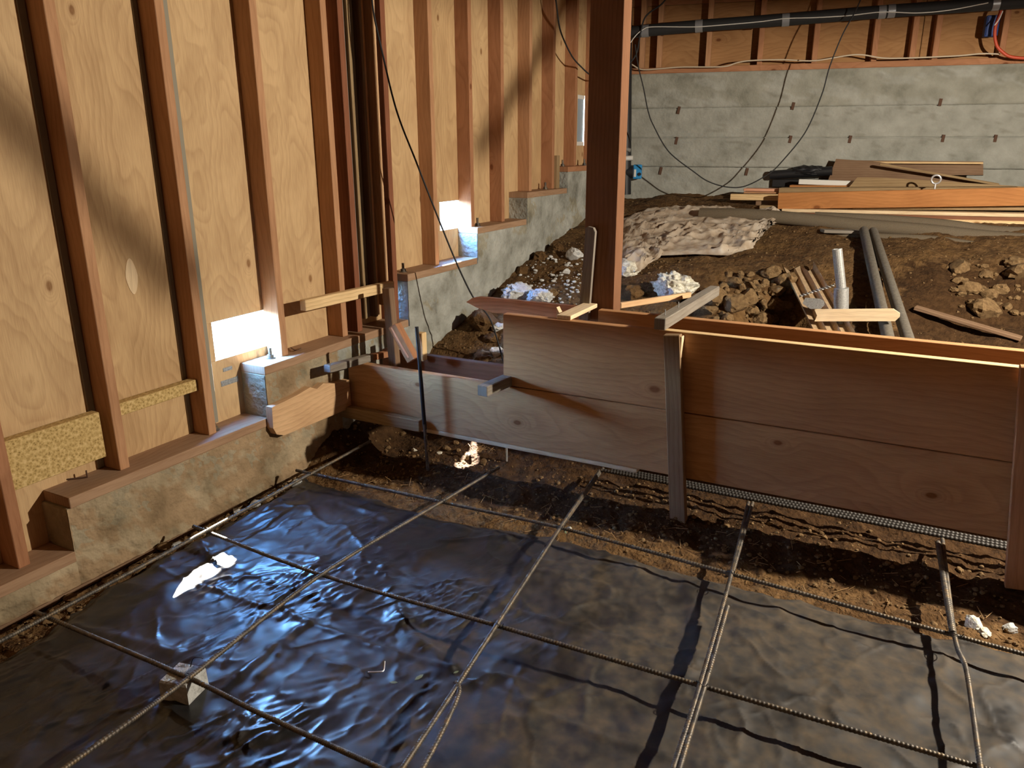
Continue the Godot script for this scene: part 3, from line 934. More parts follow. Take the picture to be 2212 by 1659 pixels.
func plastic_sheet() -> void:
	var far := flat_line([[655, 1030], [760, 1062], [860, 1092], [960, 1122], [1100, 1145], [1180, 1158], [1330, 1192], [1480, 1238], [1700, 1290], [1900, 1345], [2050, 1375], [2212, 1410]])
	var left := flat_line([[655, 1030], [560, 1090], [440, 1152], [300, 1228], [175, 1300], [90, 1372], [0, 1425]])
	var creases := []  # line, height, width
	for q: Array in [
		[[[330, 1228], [470, 1282], [555, 1314], [612, 1318], [668, 1350], [800, 1400], [975, 1452]], 0.007, 0.010],
		[[[1000, 1470], [1120, 1525], [1300, 1600], [1500, 1659]], 0.006, 0.012],
		[[[668, 1350], [590, 1405], [520, 1470], [480, 1500]], 0.012, 0.016],
		[[[640, 1365], [600, 1420], [560, 1470]], 0.008, 0.012],
		[[[560, 1330], [530, 1390], [490, 1445]], 0.008, 0.012],
		[[[700, 1210], [650, 1260], [590, 1310]], 0.008, 0.014],
		[[[780, 1215], [905, 1255], [1100, 1320], [1280, 1372], [1420, 1405], [1560, 1430]], 0.006, 0.010],
		[[[850, 1285], [868, 1345], [905, 1400], [965, 1448]], 0.018, 0.03],
		[[[515, 1605], [590, 1583], [655, 1535]], 0.010, 0.010],
		[[[590, 1583], [642, 1588]], 0.007, 0.008],
		[[[515, 1605], [545, 1572], [525, 1555]], 0.008, 0.008],
		[[[430, 1165], [445, 1195], [465, 1218], [500, 1205]], 0.008, 0.008],
		[[[950, 1170], [1090, 1166], [1150, 1212], [1330, 1232]], 0.007, 0.012],
		[[[1150, 1212], [1100, 1290], [1060, 1330]], 0.006, 0.012],
		[[[1480, 1260], [1510, 1340], [1500, 1440], [1450, 1490]], 0.014, 0.03],
		[[[1110, 1480], [1090, 1530], [1080, 1590]], 0.005, 0.01],
		[[[1280, 1450], [1265, 1500], [1262, 1560]], 0.006, 0.01],
		[[[1560, 1300], [1700, 1370], [1850, 1400], [2000, 1460]], 0.008, 0.02],
		[[[1600, 1480], [1750, 1520], [1900, 1590]], 0.007, 0.018],
		[[[380, 1420], [250, 1380], [120, 1350]], 0.01, 0.02],
		[[[740, 1090], [840, 1130], [930, 1150]], 0.006, 0.014],
	]:
		creases.append([flat_line(q[0]), q[1], q[2]])
	var ripples := []  # centre, direction across, wavelength, height, reach
	for q: Array in [[720, 1240, 0.9, 0.2], [560, 1270, 0.5, 0.22], [610, 1240, 0.9, 0.2], [700, 1300, 0.95, 0.15], [760, 1350, 1.0, 0.14], [520, 1420, 0.3, 0.2], [680, 1180, 0.2, 0.2], [600, 1600, 0.5, 0.2], [700, 1500, 0.7, 0.22], [450, 1220, 1.2, 0.16]]:
		var p := on_y(0.012, q[0], q[1])
		ripples.append([Vector2(p.x, p.z), Vector2.from_angle(q[2]), q[3]])
	var xs := PackedFloat32Array()
	var x := 0.0
	while x <= 1.0:
		xs.append(x)
		x += 0.0068 / 3.6 if x < 0.83 else 0.03 / 3.6
	var vs := PackedFloat32Array()
	x = 0.0
	while x <= 1.0:
		vs.append(x)
		x += 0.0072 / 3.4 if x < 0.5 else 0.03 / 3.4
	var p := PackedVector3Array()
	for jv in vs:
		for iu in xs:
			var zc := lerpf(-2.35, 1.05, jv)
			var xl := -2.2
			for k in left.size() - 1:
				if zc >= left[k].y and zc < left[k + 1].y:
					xl = lerpf(left[k].x, left[k + 1].x, (zc - left[k].y) / (left[k + 1].y - left[k].y))
			if zc < left[0].y: xl = left[0].x
			if zc >= left[left.size() - 1].y: xl = left[left.size() - 1].x
			xl += 0.012 * fine.get_noise_2d(zc * 9.0, 4)
			var xx := lerpf(xl, 1.4, iu)
			var zf: float = far[far.size() - 1].y
			for k in far.size() - 1:
				if xx >= far[k].x and xx < far[k + 1].x:
					zf = lerpf(far[k].y, far[k + 1].y, (xx - far[k].x) / (far[k + 1].x - far[k].x))
			if xx < far[0].x: zf = far[0].y
			zf += 0.012 * fine.get_noise_2d(xx * 8.0, 9)
			var zz := lerpf(zf, 1.05, jv)
			var at := Vector2(xx, zz)
			var y := 0.02 + 0.012 * fine.get_noise_2d(xx * 1.9, zz * 1.9 + 17) + 0.006 * fine.get_noise_2d(xx * 5.0 + 7, zz * 5.0) + 0.0007 * fine.get_noise_2d(xx * 14.0, zz * 14.0)
			y += 0.006 * pow(1.0 - minf(1.0, absf(fine.get_noise_2d(xx * 1.6 + 120, zz * 1.6)) * 3.0), 4.0) + 0.003 * pow(1.0 - minf(1.0, absf(fine.get_noise_2d(xx * 3.4 + 20, zz * 2.4 + 60)) * 3.0), 4.0)
			# pulled tight: fine creases running away from the viewer
			var tight := smoothstep(-0.5, -1.2, xx + 0.3 * fine.get_noise_2d(xx * 1.3, zz * 1.3 + 40))
			if tight > 0.0:
				var cr := fine.get_noise_2d(xx * 9.0 + zz * 2.0, zz * 2.6 - xx * 1.0 + 80)
				tight *= smoothstep(-0.25, 0.35, fine.get_noise_2d(xx * 2.1 + 70, zz * 2.1))
				y += tight * (0.006 * pow(1.0 - minf(1.0, absf(cr) * 2.2), 3.0) + 0.0022 * fine.get_noise_2d(xx * 7.0 + 15, zz * 7.0))
			if zz < -0.6 and xx < 0.6:
				for c: Array in creases:
					var ln: PackedVector2Array = c[0]
					var wd: float = c[2]
					for k in ln.size() - 1:
						if absf(at.x - ln[k].x) + absf(at.y - ln[k].y) > 0.5: continue
						var e := seg_dist(at, ln[k], ln[k + 1])
						if e < wd * 4.0:
							y = maxf(y, y * 0.999 + 0.0) + float(c[1]) * exp(-e * e / (wd * wd)) * (0.5 if ln.size() > 2 and k > 0 and e > 0.001 and at.distance_to(ln[k]) < wd else 1.0) * 0.7
				for r: Array in ripples:
					var dv: Vector2 = at - r[0]
					var re: float = r[2]
					var g := exp(-dv.length_squared() / (re * re * 0.3))
					if g > 0.03:
						var dd: Vector2 = r[1]
						var ph := dv.dot(dd) / 0.032 * TAU + 3.0 * fine.get_noise_2d(xx * 7.0, zz * 7.0)
						y += 0.0014 * g * sin(ph) * (0.4 + fine.get_noise_2d(xx * 9.0 + 60, zz * 9.0))
			var edge := minf(jv * 3.4, iu * 3.6)
			if edge < 0.05:
				y = lerpf(gh(xx, zz) + 0.004, y, smoothstep(0.0, 0.05, edge))
			p.append(Vector3(xx, y, zz))
	var uvs := PackedVector2Array()
	for q in p:
		uvs.append(Vector2((q.x + 2.4) / 3.8, (q.z + 2.5) / 3.6))
	var o := inst("plastic_sheet", sheet_mesh(xs.size() - 1, vs.size() - 1, p, Vector3.UP, PackedColorArray(), uvs), M.poly)
	tag(o, "black wrinkled plastic vapour barrier spread under the rebar grid", "plastic sheet")

func bar(px: Array, y: float, label: String, group: String, tilt := 0.0, r := 0.0066) -> Node3D:
	var path := PackedVector3Array()
	for i in px.size():
		path.append(on_y(y + tilt * i, px[i][0], px[i][1]))
	var t := thing("rebar", label, "rebar", Vector3.ZERO, group)
	inst("bar", tube_mesh(path, r, 8, 0.0028, 0.1, px.size() > 2), M.rebar, t)
	return t

func tie(t: Node3D, p: Vector3) -> void:
	var pts := PackedVector3Array()
	for i in 11:
		var a := TAU * i / 10.0
		pts.append(p + Vector3(cos(a) * 0.013, sin(a) * 0.011 + 0.002, sin(a * 1.0 + 0.7) * 0.012))
	pts.append(p + Vector3(0.02, 0.02, 0.01))
	inst("tie_wire", tube_mesh(pts, 0.0011, 5, 0.006), M.iron, t)

func rebar_mat() -> void:
	var lo := 0.086
	var hi := 0.1
	bar([[640, 1016], [957, 1085], [1210, 1140], [1580, 1240], [2060, 1372], [2500, 1490]], lo, "ribbed rebar laid beside the plastic edge, parallel to the form boards", "rebar across")
	bar([[418, 1137], [690, 1240], [1075, 1352], [1510, 1480], [2110, 1655], [2500, 1770]], lo, "ribbed rebar crossing the middle of the plastic parallel to the form boards", "rebar across")
	bar([[76, 1322], [400, 1461], [560, 1540], [820, 1659], [1100, 1790]], lo, "ribbed rebar resting on the small concrete block, parallel to the form boards", "rebar across")
	var a := bar([[-120, 1448], [0, 1385], [300, 1226], [500, 1117], [800, 953]], hi, "smooth grey rebar running along the foot of the concrete foundation", "rebar lengthways")
	tie(a, on_y(0.094, 668, 1025))
	tie(a, on_y(0.094, 445, 1145))
	tie(a, on_y(0.094, 100, 1331))
	var b := bar([[40, 1735], [140, 1659], [400, 1470], [700, 1237], [957, 1082], [1078, 1010]], hi, "rusty tan rebar tied over the concrete block crossing the shiny plastic", "rebar lengthways")
	tie(b, on_y(0.094, 408, 1463))
	tie(b, on_y(0.094, 957, 1083))
	var c := bar([[810, 1750], [872, 1655], [1000, 1462], [1210, 1140], [1296, 1016]], hi, "one of a tied pair of grey rebars running under the bark-brown stake bay", "rebar lengthways")
	tie(c, on_y(0.094, 1078, 1352))
	tie(c, on_y(0.094, 1207, 1142))
	bar([[890, 1700], [945, 1600], [990, 1500], [984, 1474]], hi, "short bent rebar lapped beside the paired rebars", "rebar lengthways")
	bar([[1180, 1180], [1222, 1125], [1303, 1012]], 0.094, "short lap rebar reaching under the form board beside the paired rebars", "rebar lengthways")
	var d := bar([[1440, 1720], [1456, 1655], [1512, 1480], [1580, 1240], [1617, 1085]], hi, "grey rebar passing the foot of the bark-covered stake towards the form", "rebar lengthways")
	tie(d, on_y(0.096, 1513, 1480))
	tie(d, on_y(0.096, 1580, 1240))
	bar([[1452, 1720], [1474, 1640], [1535, 1440], [1572, 1310]], hi, "pale lap rebar lying against the grey rebar beyond the stake", "rebar lengthways")
	bar([[1583, 1236], [1626, 1085]], hi, "short lap rebar beside the grey one under the form board", "rebar lengthways")
	var e := bar([[2140, 1780], [2118, 1655], [2088, 1450], [2062, 1372], [2036, 1165]], hi, "grey rebar nearest the outer stake running under the form".replace("nearest", "beside"), "rebar lengthways")
	tie(e, on_y(0.096, 2062, 1374))
	bar([[2058, 1368], [2026, 1172]], hi, "thick lap rebar beside the outer stake", "rebar lengthways", 0.0, 0.009)
	for i in 3:
		var z := -2.885 - i * 0.035
		var t := thing("rebar", ["ribbed footing rebar lying just inside the front form board", "middle footing rebar lying between the two forms", "footing rebar lying beside the rear form board"][i], "rebar", Vector3.ZERO, "footing rebar")
		inst("bar", tube_mesh(PackedVector3Array([Vector3(-1.08 + i * 0.03, 0.105 - i * 0.006, z), Vector3(1.3, 0.11 - i * 0.006, z)]), 0.0078, 8, 0.0034, 0.12), M.rebar_dark, t)
	# upright pins in the trench
	var pin := inst("steel_pin", tube_mesh(PackedVector3Array([on_y(0.02, 1094, 998), on_y(0.02, 1094, 998) + Vector3(0, 0.165, 0)]), 0.006, 8), M.galv)
	tag(pin, "short steel pin standing under the form board beside the sunlit soil", "pin")

func dobie() -> void:
	var t := thing("rebar_block", "small chipped grey concrete spacer block holding up the crossing rebars", "block", Vector3(-1.605, 0.02, -1.135))
	var mb := MB.new()
	var s := Vector3(0.088, 0.062, 0.085)
	var pts := [Vector3(-1, 0, -1), Vector3(1, 0, -1), Vector3(1, 0, 1), Vector3(-1, 0, 1)]
	# tapered block, wider below, with a chamfered rim
	var rings := [[0.0, 1.0], [0.9, 0.96], [1.0, 0.9]]
	for k in 2:
		for i in 4:
			var a: Vector3 = pts[i]
			var b: Vector3 = pts[(i + 1) % 4]
			var f := func(q: Vector3, r: Array) -> Vector3:
				return Vector3(q.x * s.x * 0.5 * r[1], s.y * float(r[0]), q.z * s.z * 0.5 * r[1])
			var v := [f.call(a, rings[k]), f.call(b, rings[k]), f.call(b, rings[k + 1]), f.call(a, rings[k + 1])]
			var nn: Vector3 = ((a + b).normalized() + Vector3(0, 0.1 if k == 0 else 0.9, 0)).normalized()
			mb.quad(v[0], v[1], v[2], v[3], nn)
	var q := 0.45
	mb.quad(Vector3(-q * s.x, s.y, -q * s.z), Vector3(q * s.x, s.y, -q * s.z), Vector3(q * s.x, s.y, q * s.z), Vector3(-q * s.x, s.y, q * s.z), Vector3.UP)
	inst("block_body", mb.mesh(), M.block, t)
	inst("tie_wire", tube_mesh(PackedVector3Array([Vector3(0.0, 0.055, -0.03), Vector3(0.01, 0.085, -0.035), Vector3(0.022, 0.09, -0.04), Vector3(0.03, 0.08, -0.05)]), 0.0015, 5, 0.006), M.iron, t)
	t.rotation.y = 0.22

# ------------------------------------------------------------------ formwork
func formwork() -> void:
	var f := thing("front_form", "two long form boards on edge, stacked, with a bark-faced stake in front", "formwork")
	timber("form_board", Vector3(-2.372, 0.18, -2.838), Vector3(1.5, 0.449, -2.8), M.form, f)
	timber("form_board", Vector3(on_z(-2.8, 1087, 760).x, 0.453, -2.838), Vector3(1.5, 0.765, -2.8), M.form2, f)
	# bark-faced stake nailed on the face
	var a := on_z(-2.78, 1453, 722)
	var b := on_z(-2.78, 1466, 1128)
	beam("stake", b, a, 0.064, 0.034, Vector3.RIGHT, M.bark, f)
	timber("pale_side_strip", Vector3(a.x + 0.034, 0.16, -2.798), Vector3(a.x + 0.04, 0.757, -2.768), M.pale, f)  # thin pale strip down one side of the stake
	# the pale arris of the top board
	timber("top_strip", Vector3(a.x - 0.06, 0.765, -2.835), Vector3(1.5, 0.769, -2.8), M.pale2, f)
	timber("bottom_strip", Vector3(-2.2, 0.16, -2.838), Vector3(-0.9, 0.178, -2.8), M.pale, f)
	var c0 := on_z(-2.762, 738, 886)
	var c1 := on_z(-2.762, 911, 919)
	beam("ledger_cleat", c0, c1, 0.056, 0.04, Vector3.UP, M.tan_board, f)
	var r := thing("rear_form", "red-brown rear form boards parallel to the front form", "formwork")
	timber("form_board", Vector3(-2.372, 0.29, -3.108), Vector3(-1.45, 0.449, -3.07), M.form_dark, r)
	timber("form_board", Vector3(-1.447, 0.165, -3.108), Vector3(1.5, 0.449, -3.07), M.form_dark, r)
	timber("form_board", Vector3(on_z(-3.07, 1292, 680).x, 0.452, -3.108), Vector3(1.5, 0.763, -3.07), M.form2, r)
	var o := beam("outer_stake", on_z(-2.77, 2204, 1270), on_z(-2.77, 2240, 790), 0.09, 0.036, Vector3.RIGHT, M.fir_red)
	tag(o, "wide tan stake holding the outer end of the front form", "stake")
	# pointed survey stake nailed along the rear form
	var tip := on_z(-3.125, 1010, 657)
	var e := on_z(-3.125, 1262, 676)
	var len := tip.distance_to(e)
	var m := prism_mesh(PackedVector2Array([Vector2(0, 0.012), Vector2(0.035, 0.034), Vector2(0.075, 0.042), Vector2(len, 0.03), Vector2(len, -0.03), Vector2(0.14, -0.03), Vector2(0.06, -0.012)]), 0.022, Vector2(0.2, 0.3))
	var s := inst("pointed_stake", m, M.pink_wood)
	s.transform = Transform3D(frame_of(tip, e, Vector3.UP).basis, tip)
	tag(s, "pinkish brown wooden stake with a pointed end lying level behind the front form", "stake")
	# spreader between the forms at the post
	var sp := timber("spreader", Vector3(-1.272, 0.766, -3.1), Vector3(-1.21, 0.784, -2.81), M.pale)
	tag(sp, "short pale cleat bridging the two forms at the foot of the post", "cleat")
	var w0 := on_z(-2.9, 1207, 683)
	var wd := inst("wedge", prism_mesh(PackedVector2Array([Vector2(-0.004, -0.02), Vector2(0.02, -0.02), Vector2(-0.004, 0.022)]), 0.03), M.pale)
	wd.position = Vector3(w0.x, 0.775, w0.z)
	tag(wd, "tiny pale wood wedge between the forms beside the pointed stake", "wedge")
	# weathered brace across both forms
	var b0 := on_y(0.8, 1425, 700)
	var b1 := on_y(0.8, 1540, 630)
	var br := beam("brace", b0, b1 + (b1 - b0) * 0.04, 0.045, 0.045, Vector3.UP, M.grey_wood)
	tag(br, "weathered grey two-by-two brace lying across the top of both forms", "brace")
	var n1 := inst("nail", tube_mesh(PackedVector3Array([b0.lerp(b1, 0.08) + Vector3(0, 0.02, 0), b0.lerp(b1, 0.08) + Vector3(0, 0.045, 0)]), 0.0022, 6), M.galv, br)
	n1.transform = br.transform.affine_inverse()
	var n2 := inst("nail", tube_mesh(PackedVector3Array([b0.lerp(b1, 0.3) + Vector3(0, 0.02, 0), b0.lerp(b1, 0.3) + Vector3(0, 0.045, 0)]), 0.0022, 6), M.galv, br)
	n2.transform = br.transform.affine_inverse()
	# weathered stub at the end of the upper board
	var u0 := on_y(0.474, 1047, 842)
	var u := beam("cross_stub", Vector3(u0.x - 0.0, 0.474, -2.62), Vector3(-1.49, 0.474, -2.9), 0.045, 0.05, Vector3.UP, M.grey_wood)
	tag(u, "short weathered block end resting on the low form board beside the upper board", "block")
	# iron stake driven in front
	var i0 := on_z(-2.735, 925, 1018)
	var i1 := on_z(-2.735, 900, 706)
	var ir := thing("iron_stake", "thin black iron form stake driven upright in front of the low board", "stake")
	inst("rod", tube_mesh(PackedVector3Array([i0 - Vector3(0, 0.03, 0), i0.lerp(i1, 0.36)]), 0.0075, 10), M.rebar, ir)
	inst("painted_rod", tube_mesh(PackedVector3Array([i0.lerp(i1, 0.34), i1]), 0.0088, 10), M.iron, ir)
	beam("rusty_sleeve", i0.lerp(i1, 0.3), i0.lerp(i1, 0.66), 0.02, 0.006, Vector3.RIGHT, M.iron, ir)
	# loose timbers where the forms meet the wall
	var k0 := on_x(-2.36, 586, 910)
	var k1 := on_x(-2.36, 755, 850)
	var poly := PackedVector2Array()
	for q: Array in [[585, 880], [640, 853], [668, 836], [682, 840], [696, 828], [722, 828], [752, 820], [757, 880], [612, 940], [596, 938], [588, 925]]:
		var p := on_x(-2.36, q[0], q[1])
		poly.append(Vector2(-(p.z - k0.z), p.y - k0.y))
	var kp := inst("kicker_plank", prism_mesh(poly, 0.036, Vector2(0.1, 0.35)), M.fir)
	kp.transform = Transform3D(Basis(Vector3.FORWARD, Vector3.UP, Vector3.RIGHT), Vector3(-2.372, k0.y, k0.z))
	tag(kp, "pale plank with a ragged torn top edge fixed on the concrete foundation", "plank")
	var s0 := on_x(-2.4, 654, 660)
	var s1 := on_x(-2.4, 846, 617)
	var st := beam("rail_stick", s0, s1, 0.05, 0.036, Vector3.UP, M.pale2)
	tag(st, "pale yellow stick nailed level across the fronts of the studs", "stick")
	var g0 := on_x(-2.3, 706, 797)
	var g1 := on_x(-2.3, 800, 772)
	var gs := beam("grey_stick", g0, g1, 0.034, 0.04, Vector3.UP, M.grey_wood)
	tag(gs, "weathered grey stick lying over the low form board beside the foundation", "stick")
	var rs := beam("red_stick", g1 - (g1 - g0).normalized() * 0.02, on_x(-2.3, 842, 763), 0.03, 0.036, Vector3.UP, M.stud_red)
	tag(rs, "short reddish stick continuing the weathered grey stick", "stick")
	var v0 := on_z(-2.95, 853, 790)
	var v1 := on_z(-2.95, 838, 622)
	var vs := beam("upright_stake", v0, v1, 0.045, 0.04, Vector3.RIGHT, M.brown_board)
	tag(vs, "dark brown upright stake leaning at the wall end of the forms", "stake")
	var d0 := on_z(-2.9, 852, 702)
	var d1 := on_z(-2.9, 893, 778)
	var ds := beam("split_block", d0, d1, 0.05, 0.045, Vector3.RIGHT, M.stud_red)
	tag(ds, "split reddish block leaning diagonally against the upright stake", "block")
	var sl := beam("splinter", d0 + Vector3(-0.002, -0.008, 0.024), d0.lerp(d1, 0.9) + Vector3(-0.002, 0, 0.024), 0.008, 0.006, Vector3.RIGHT, M.pink_wood, ds)
	sl.transform = ds.transform.affine_inverse() * sl.transform
	var h0 := on_z(-3.03, 912, 778)
	var h1 := on_z(-3.03, 910, 718)
	var hs := beam("stub_stake", h0, h1, 0.036, 0.04, Vector3.RIGHT, M.pale2)
	tag(hs, "honey coloured stake stub standing just behind the black iron stake", "stake")

func post_and_stakes() -> void:
	var p := timber("post", Vector3(-1.285, 0.2, -3.206), Vector3(-1.142, 2.75, -3.118), M.post)
	tag(p, "tall dark red-brown wooden post standing behind the rear form", "post")
	var a := on_z(-3.095, 1262, 690)
	var b := on_z(-3.095, 1279, 472)
	var s := inst("grey_stake", prism_mesh(PackedVector2Array([Vector2(0, -0.022), Vector2(0, 0.022), Vector2(0.385, 0.022), Vector2(0.402, 0.012), Vector2(0.405, -0.012), Vector2(0.398, -0.022)]), 0.022), M.grey_wood)
	s.transform = Transform3D(frame_of(a, b, Vector3.RIGHT).basis, Vector3(a.x, a.y, -3.095))
	tag(s, "weathered grey stake with a rounded top nailed to the post", "stake")
	var c0 := on_z(-3.24, 1338, 672)
	var c1 := on_y(c0.y + 0.0, 1490, 648)
	var t := beam("thin_stick", Vector3(c0.x, 0.755, c0.z), Vector3(c1.x, 0.755, c1.z), 0.026, 0.02, Vector3.UP, M.fir)
	tag(t, "thin tan stick running from the foot of the post over the soil", "stick")

# ------------------------------------------------------------------ the heap, rocks and cloth
func put_rock(called: String, m: Mesh, at: Vector3, size: Vector3, mat: Material, label: String, group := "") -> MeshInstance3D:
	var o := inst(numbered(called), m, mat)
	o.position = at
	o.scale = size
	o.rotation.y = rng.randf() * TAU
	tag(o, label, "rock" if called != "soil_clod" else "clod", group)
	return o

# keeps stones from growing into each other
var laid := []
func room_for(p: Vector3, s: float) -> bool:
	for q: Array in laid:
		if p.distance_to(q[0]) < 0.78 * (s + float(q[1])):
			return false
	laid.append([p, s])
	return true

func rocks() -> void:
	var ms := []
	for i in 7:
		ms.append(rock_mesh(i + 1, 2, 7, 0.35))
	var big := rock_mesh(31, 4, 5, 0.42, false)
	var p := on_soil(1462, 640)
	var o := put_rock("white_boulder", big, p + Vector3(0, 0.055, 0), Vector3(0.135, 0.088, 0.1), M.white_rock, "large pitted white boulder on the soil beyond the post")
	o.rotation.y = 0.5
	for q: Array in [[1118, 640, 0.1, 0.06], [1165, 650, 0.08, 0.05]]:
		p = on_soil(q[0], q[1])
		put_rock("plaster_lump", rock_mesh(40 + int(q[0]) % 7, 3, 4, 0.4), p + Vector3(0, 0.02, 0), Vector3(q[2], q[3], q[2]), M.plaster, "whitish plaster lump heaped against the foundation beyond the pointed stake", "plaster lumps")
	# stones seen in the gap behind the low form board
	var spots := [[1042, 778, 0.055, M.clod, "large tan broken stone in the gap above the low form board"], [1072, 768, 0.045, M.white_rock, "pale stone beside the large tan one in the gap"], [1050, 792, 0.024, M.white_rock, "small pale stone in the gap at the rear form"],
		[1060, 738, 0.05, M.soil, "dark stone in the gap under the pointed stake"], [1075, 712, 0.04, M.plaster, "whitish stone below the pointed stake"], [1045, 705, 0.1, M.soil, "big brown boulder under the pointed stake"], [1240, 555, 0.06, M.plaster, "grey stone beside the post foot on the slope"], [1222, 590, 0.03, M.plaster, "small grey stone on the pebbly slope"], [1352, 590, 0.09, M.white_rock, "pale stone under the near edge of the drop cloth"], [1188, 640, 0.05, M.clod, "tan stone on the pebbly slope"], [1368, 642, 0.07, M.soil, "brown soil lump between the post and white boulder"], [1130, 590, 0.05, M.soil, "dark clod against the foundation on the slope"], [1165, 560, 0.06, M.soil, "crumbling dark clod against the foundation higher on the slope"], [1205, 540, 0.05, M.soil, "dark clod by the foundation near the post"]]
	for q: Array in spots:
		p = on_soil(q[0], q[1])
		var s: float = q[2]
		put_rock("stone", ms[rng.randi() % 7], p + Vector3(0, s * 0.3, 0), Vector3(s, s * 0.75, s), q[3], q[4])
	# stones in front of and under the low board
	for q: Array in [[965, 972, 0.02, M.clod], [990, 975, 0.012, M.clod], [985, 960, 0.016, M.clod], [1012, 985, 0.014, M.white_rock], [950, 980, 0.012, M.white_rock], [895, 975, 0.014, M.white_rock], [870, 940, 0.018, M.clod], [1045, 1000, 0.018, M.clod], [1010, 992, 0.012, M.clod], [838, 970, 0.014, M.clod], [2100, 1355, 0.03, M.white_rock], [2125, 1370, 0.02, M.white_rock], [2180, 1362, 0.02, M.plaster], [1230, 1148, 0.015, M.white_rock], [730, 1005, 0.012, M.clod], [760, 1018, 0.014, M.clod]]:
		p = on_soil(q[0], q[1])
		var s: float = q[2]
		put_rock("pebble", ms[rng.randi() % 7], p + Vector3(0, s * 0.4, 0), Vector3(s * 1.2, s * 0.8, s), q[3], "small stone lying on the soil under the front form", "stones under the front form")
	# stones along the foot of the foundation
	for i in 26:
		var z := rng.randf_range(-2.4, -0.9)
		var x := rng.randf_range(-2.36, -2.29)
		var s := rng.randf_range(0.012, 0.03)
		if not room_for(Vector3(x, 0, z), s * 1.1): continue
		put_rock("edge_stone", ms[rng.randi() % 7], Vector3(x, gh(x, z) + s * 0.2, z), Vector3(s * 1.2, s * 0.7, s), [M.clod, M.soil, M.block][rng.randi() % 3], "small stone in the soil gap between the foundation and the plastic", "stones along the foundation")
	# the heap of clods behind the rear form
	for i in 260:
		var px := rng.randf_range(1530, 1720)
		var py := rng.randf_range(595, 705)
		if px < 1560 and py < 640: continue
		p = on_soil(px, py)
		var s := rng.randf_range(0.014, 0.04) if i > 24 else rng.randf_range(0.045, 0.08)
		if not room_for(p, s): continue
		put_rock("soil_clod", ms[rng.randi() % 7], p + Vector3(0, s * 0.35, 0), Vector3(s * 1.1, s * 0.85, s), M.clod, "brown soil clod in the heap behind the rear form", "clods in the heap")
	for i in 70:
		var px := rng.randf_range(2060, 2212)
		var py := rng.randf_range(570, 680)
		p = on_soil(px, py)
		var s := 0.014 + 0.075 * pow(rng.randf(), 2.5)
		if not room_for(p, s): continue
		put_rock("soil_clod", ms[rng.randi() % 7], p + Vector3(0, s * 0.3, 0), Vector3(s * 1.2, s * 0.8, s), M.clod, "brown soil clod on the excavated bank below the carpet roll", "clods on the bank")
	# plaster chips sprinkled on the slope beside the foundation
	var chips := MultiMesh.new()
	chips.transform_format = MultiMesh.TRANSFORM_3D
	chips.mesh = ms[2]
	var lie := []
	for i in 230:
		var cp := on_soil(rng.randf_range(1120, 1262), rng.randf_range(555, 668))
		if cp.x < -2.36: continue
		var cs := 0.004 + 0.014 * pow(rng.randf(), 3.0)
		lie.append(Transform3D(Basis.from_euler(Vector3(rng.randf() * 6, rng.randf() * 6, rng.randf() * 6)).scaled(Vector3(cs, cs * 0.6, cs)), cp + Vector3(0, cs * 0.3, 0)))
	chips.instance_count = lie.size()
	for i in lie.size():
		chips.set_instance_transform(i, lie[i])
	var ci := MultiMeshInstance3D.new()
	ci.multimesh = chips
	ci.material_override = M.plaster
	ci.name = "plaster_chips"
	add_child(ci)
	tag(ci, "pale plaster chips sprinkled on the soil slope beside the foundation", "rubble", "", "stuff")
	# pebbles and crumbs nobody could count
	var mm := MultiMesh.new()
	mm.transform_format = MultiMesh.TRANSFORM_3D
	mm.mesh = rock_mesh(5, 1, 5, 0.3)
	var places := []
	for i in 5200:
		var x := rng.randf_range(-2.38, 0.9)
		var z := rng.randf_range(-6.3, -2.32)
		if i < 1500:
			x = rng.randf_range(-2.38, 0.8)
			z = rng.randf_range(-2.95, -2.38)
		elif i < 2300:
			x = rng.randf_range(-2.385, -2.24)
			z = rng.randf_range(-2.6, -0.85)
		elif i < 3600:
			x = rng.randf_range(-2.35, -1.3)
			z = rng.randf_range(-5.2, -3.15)
		if i >= 1500 and i < 2300 and z < -2.3: continue
		var s := 0.003 + 0.008 * pow(rng.randf(), 3.0)
		if z > -2.45 and x > -2.2: continue
		places.append(Transform3D(Basis.from_euler(Vector3(rng.randf() * 6, rng.randf() * 6, rng.randf() * 6)).scaled(Vector3(s, s * 0.8, s)), Vector3(x, gh(x, z) + s * 0.2, z)))
	mm.instance_count = places.size()
	for i in places.size():
		mm.set_instance_transform(i, places[i])
	var mi := MultiMeshInstance3D.new()
	mi.multimesh = mm
	mi.material_override = M.clod
	mi.name = "soil_crumbs"
	add_child(mi)
	tag(mi, "loose soil crumbs and grit scattered over the bare soil", "grit", "", "stuff")

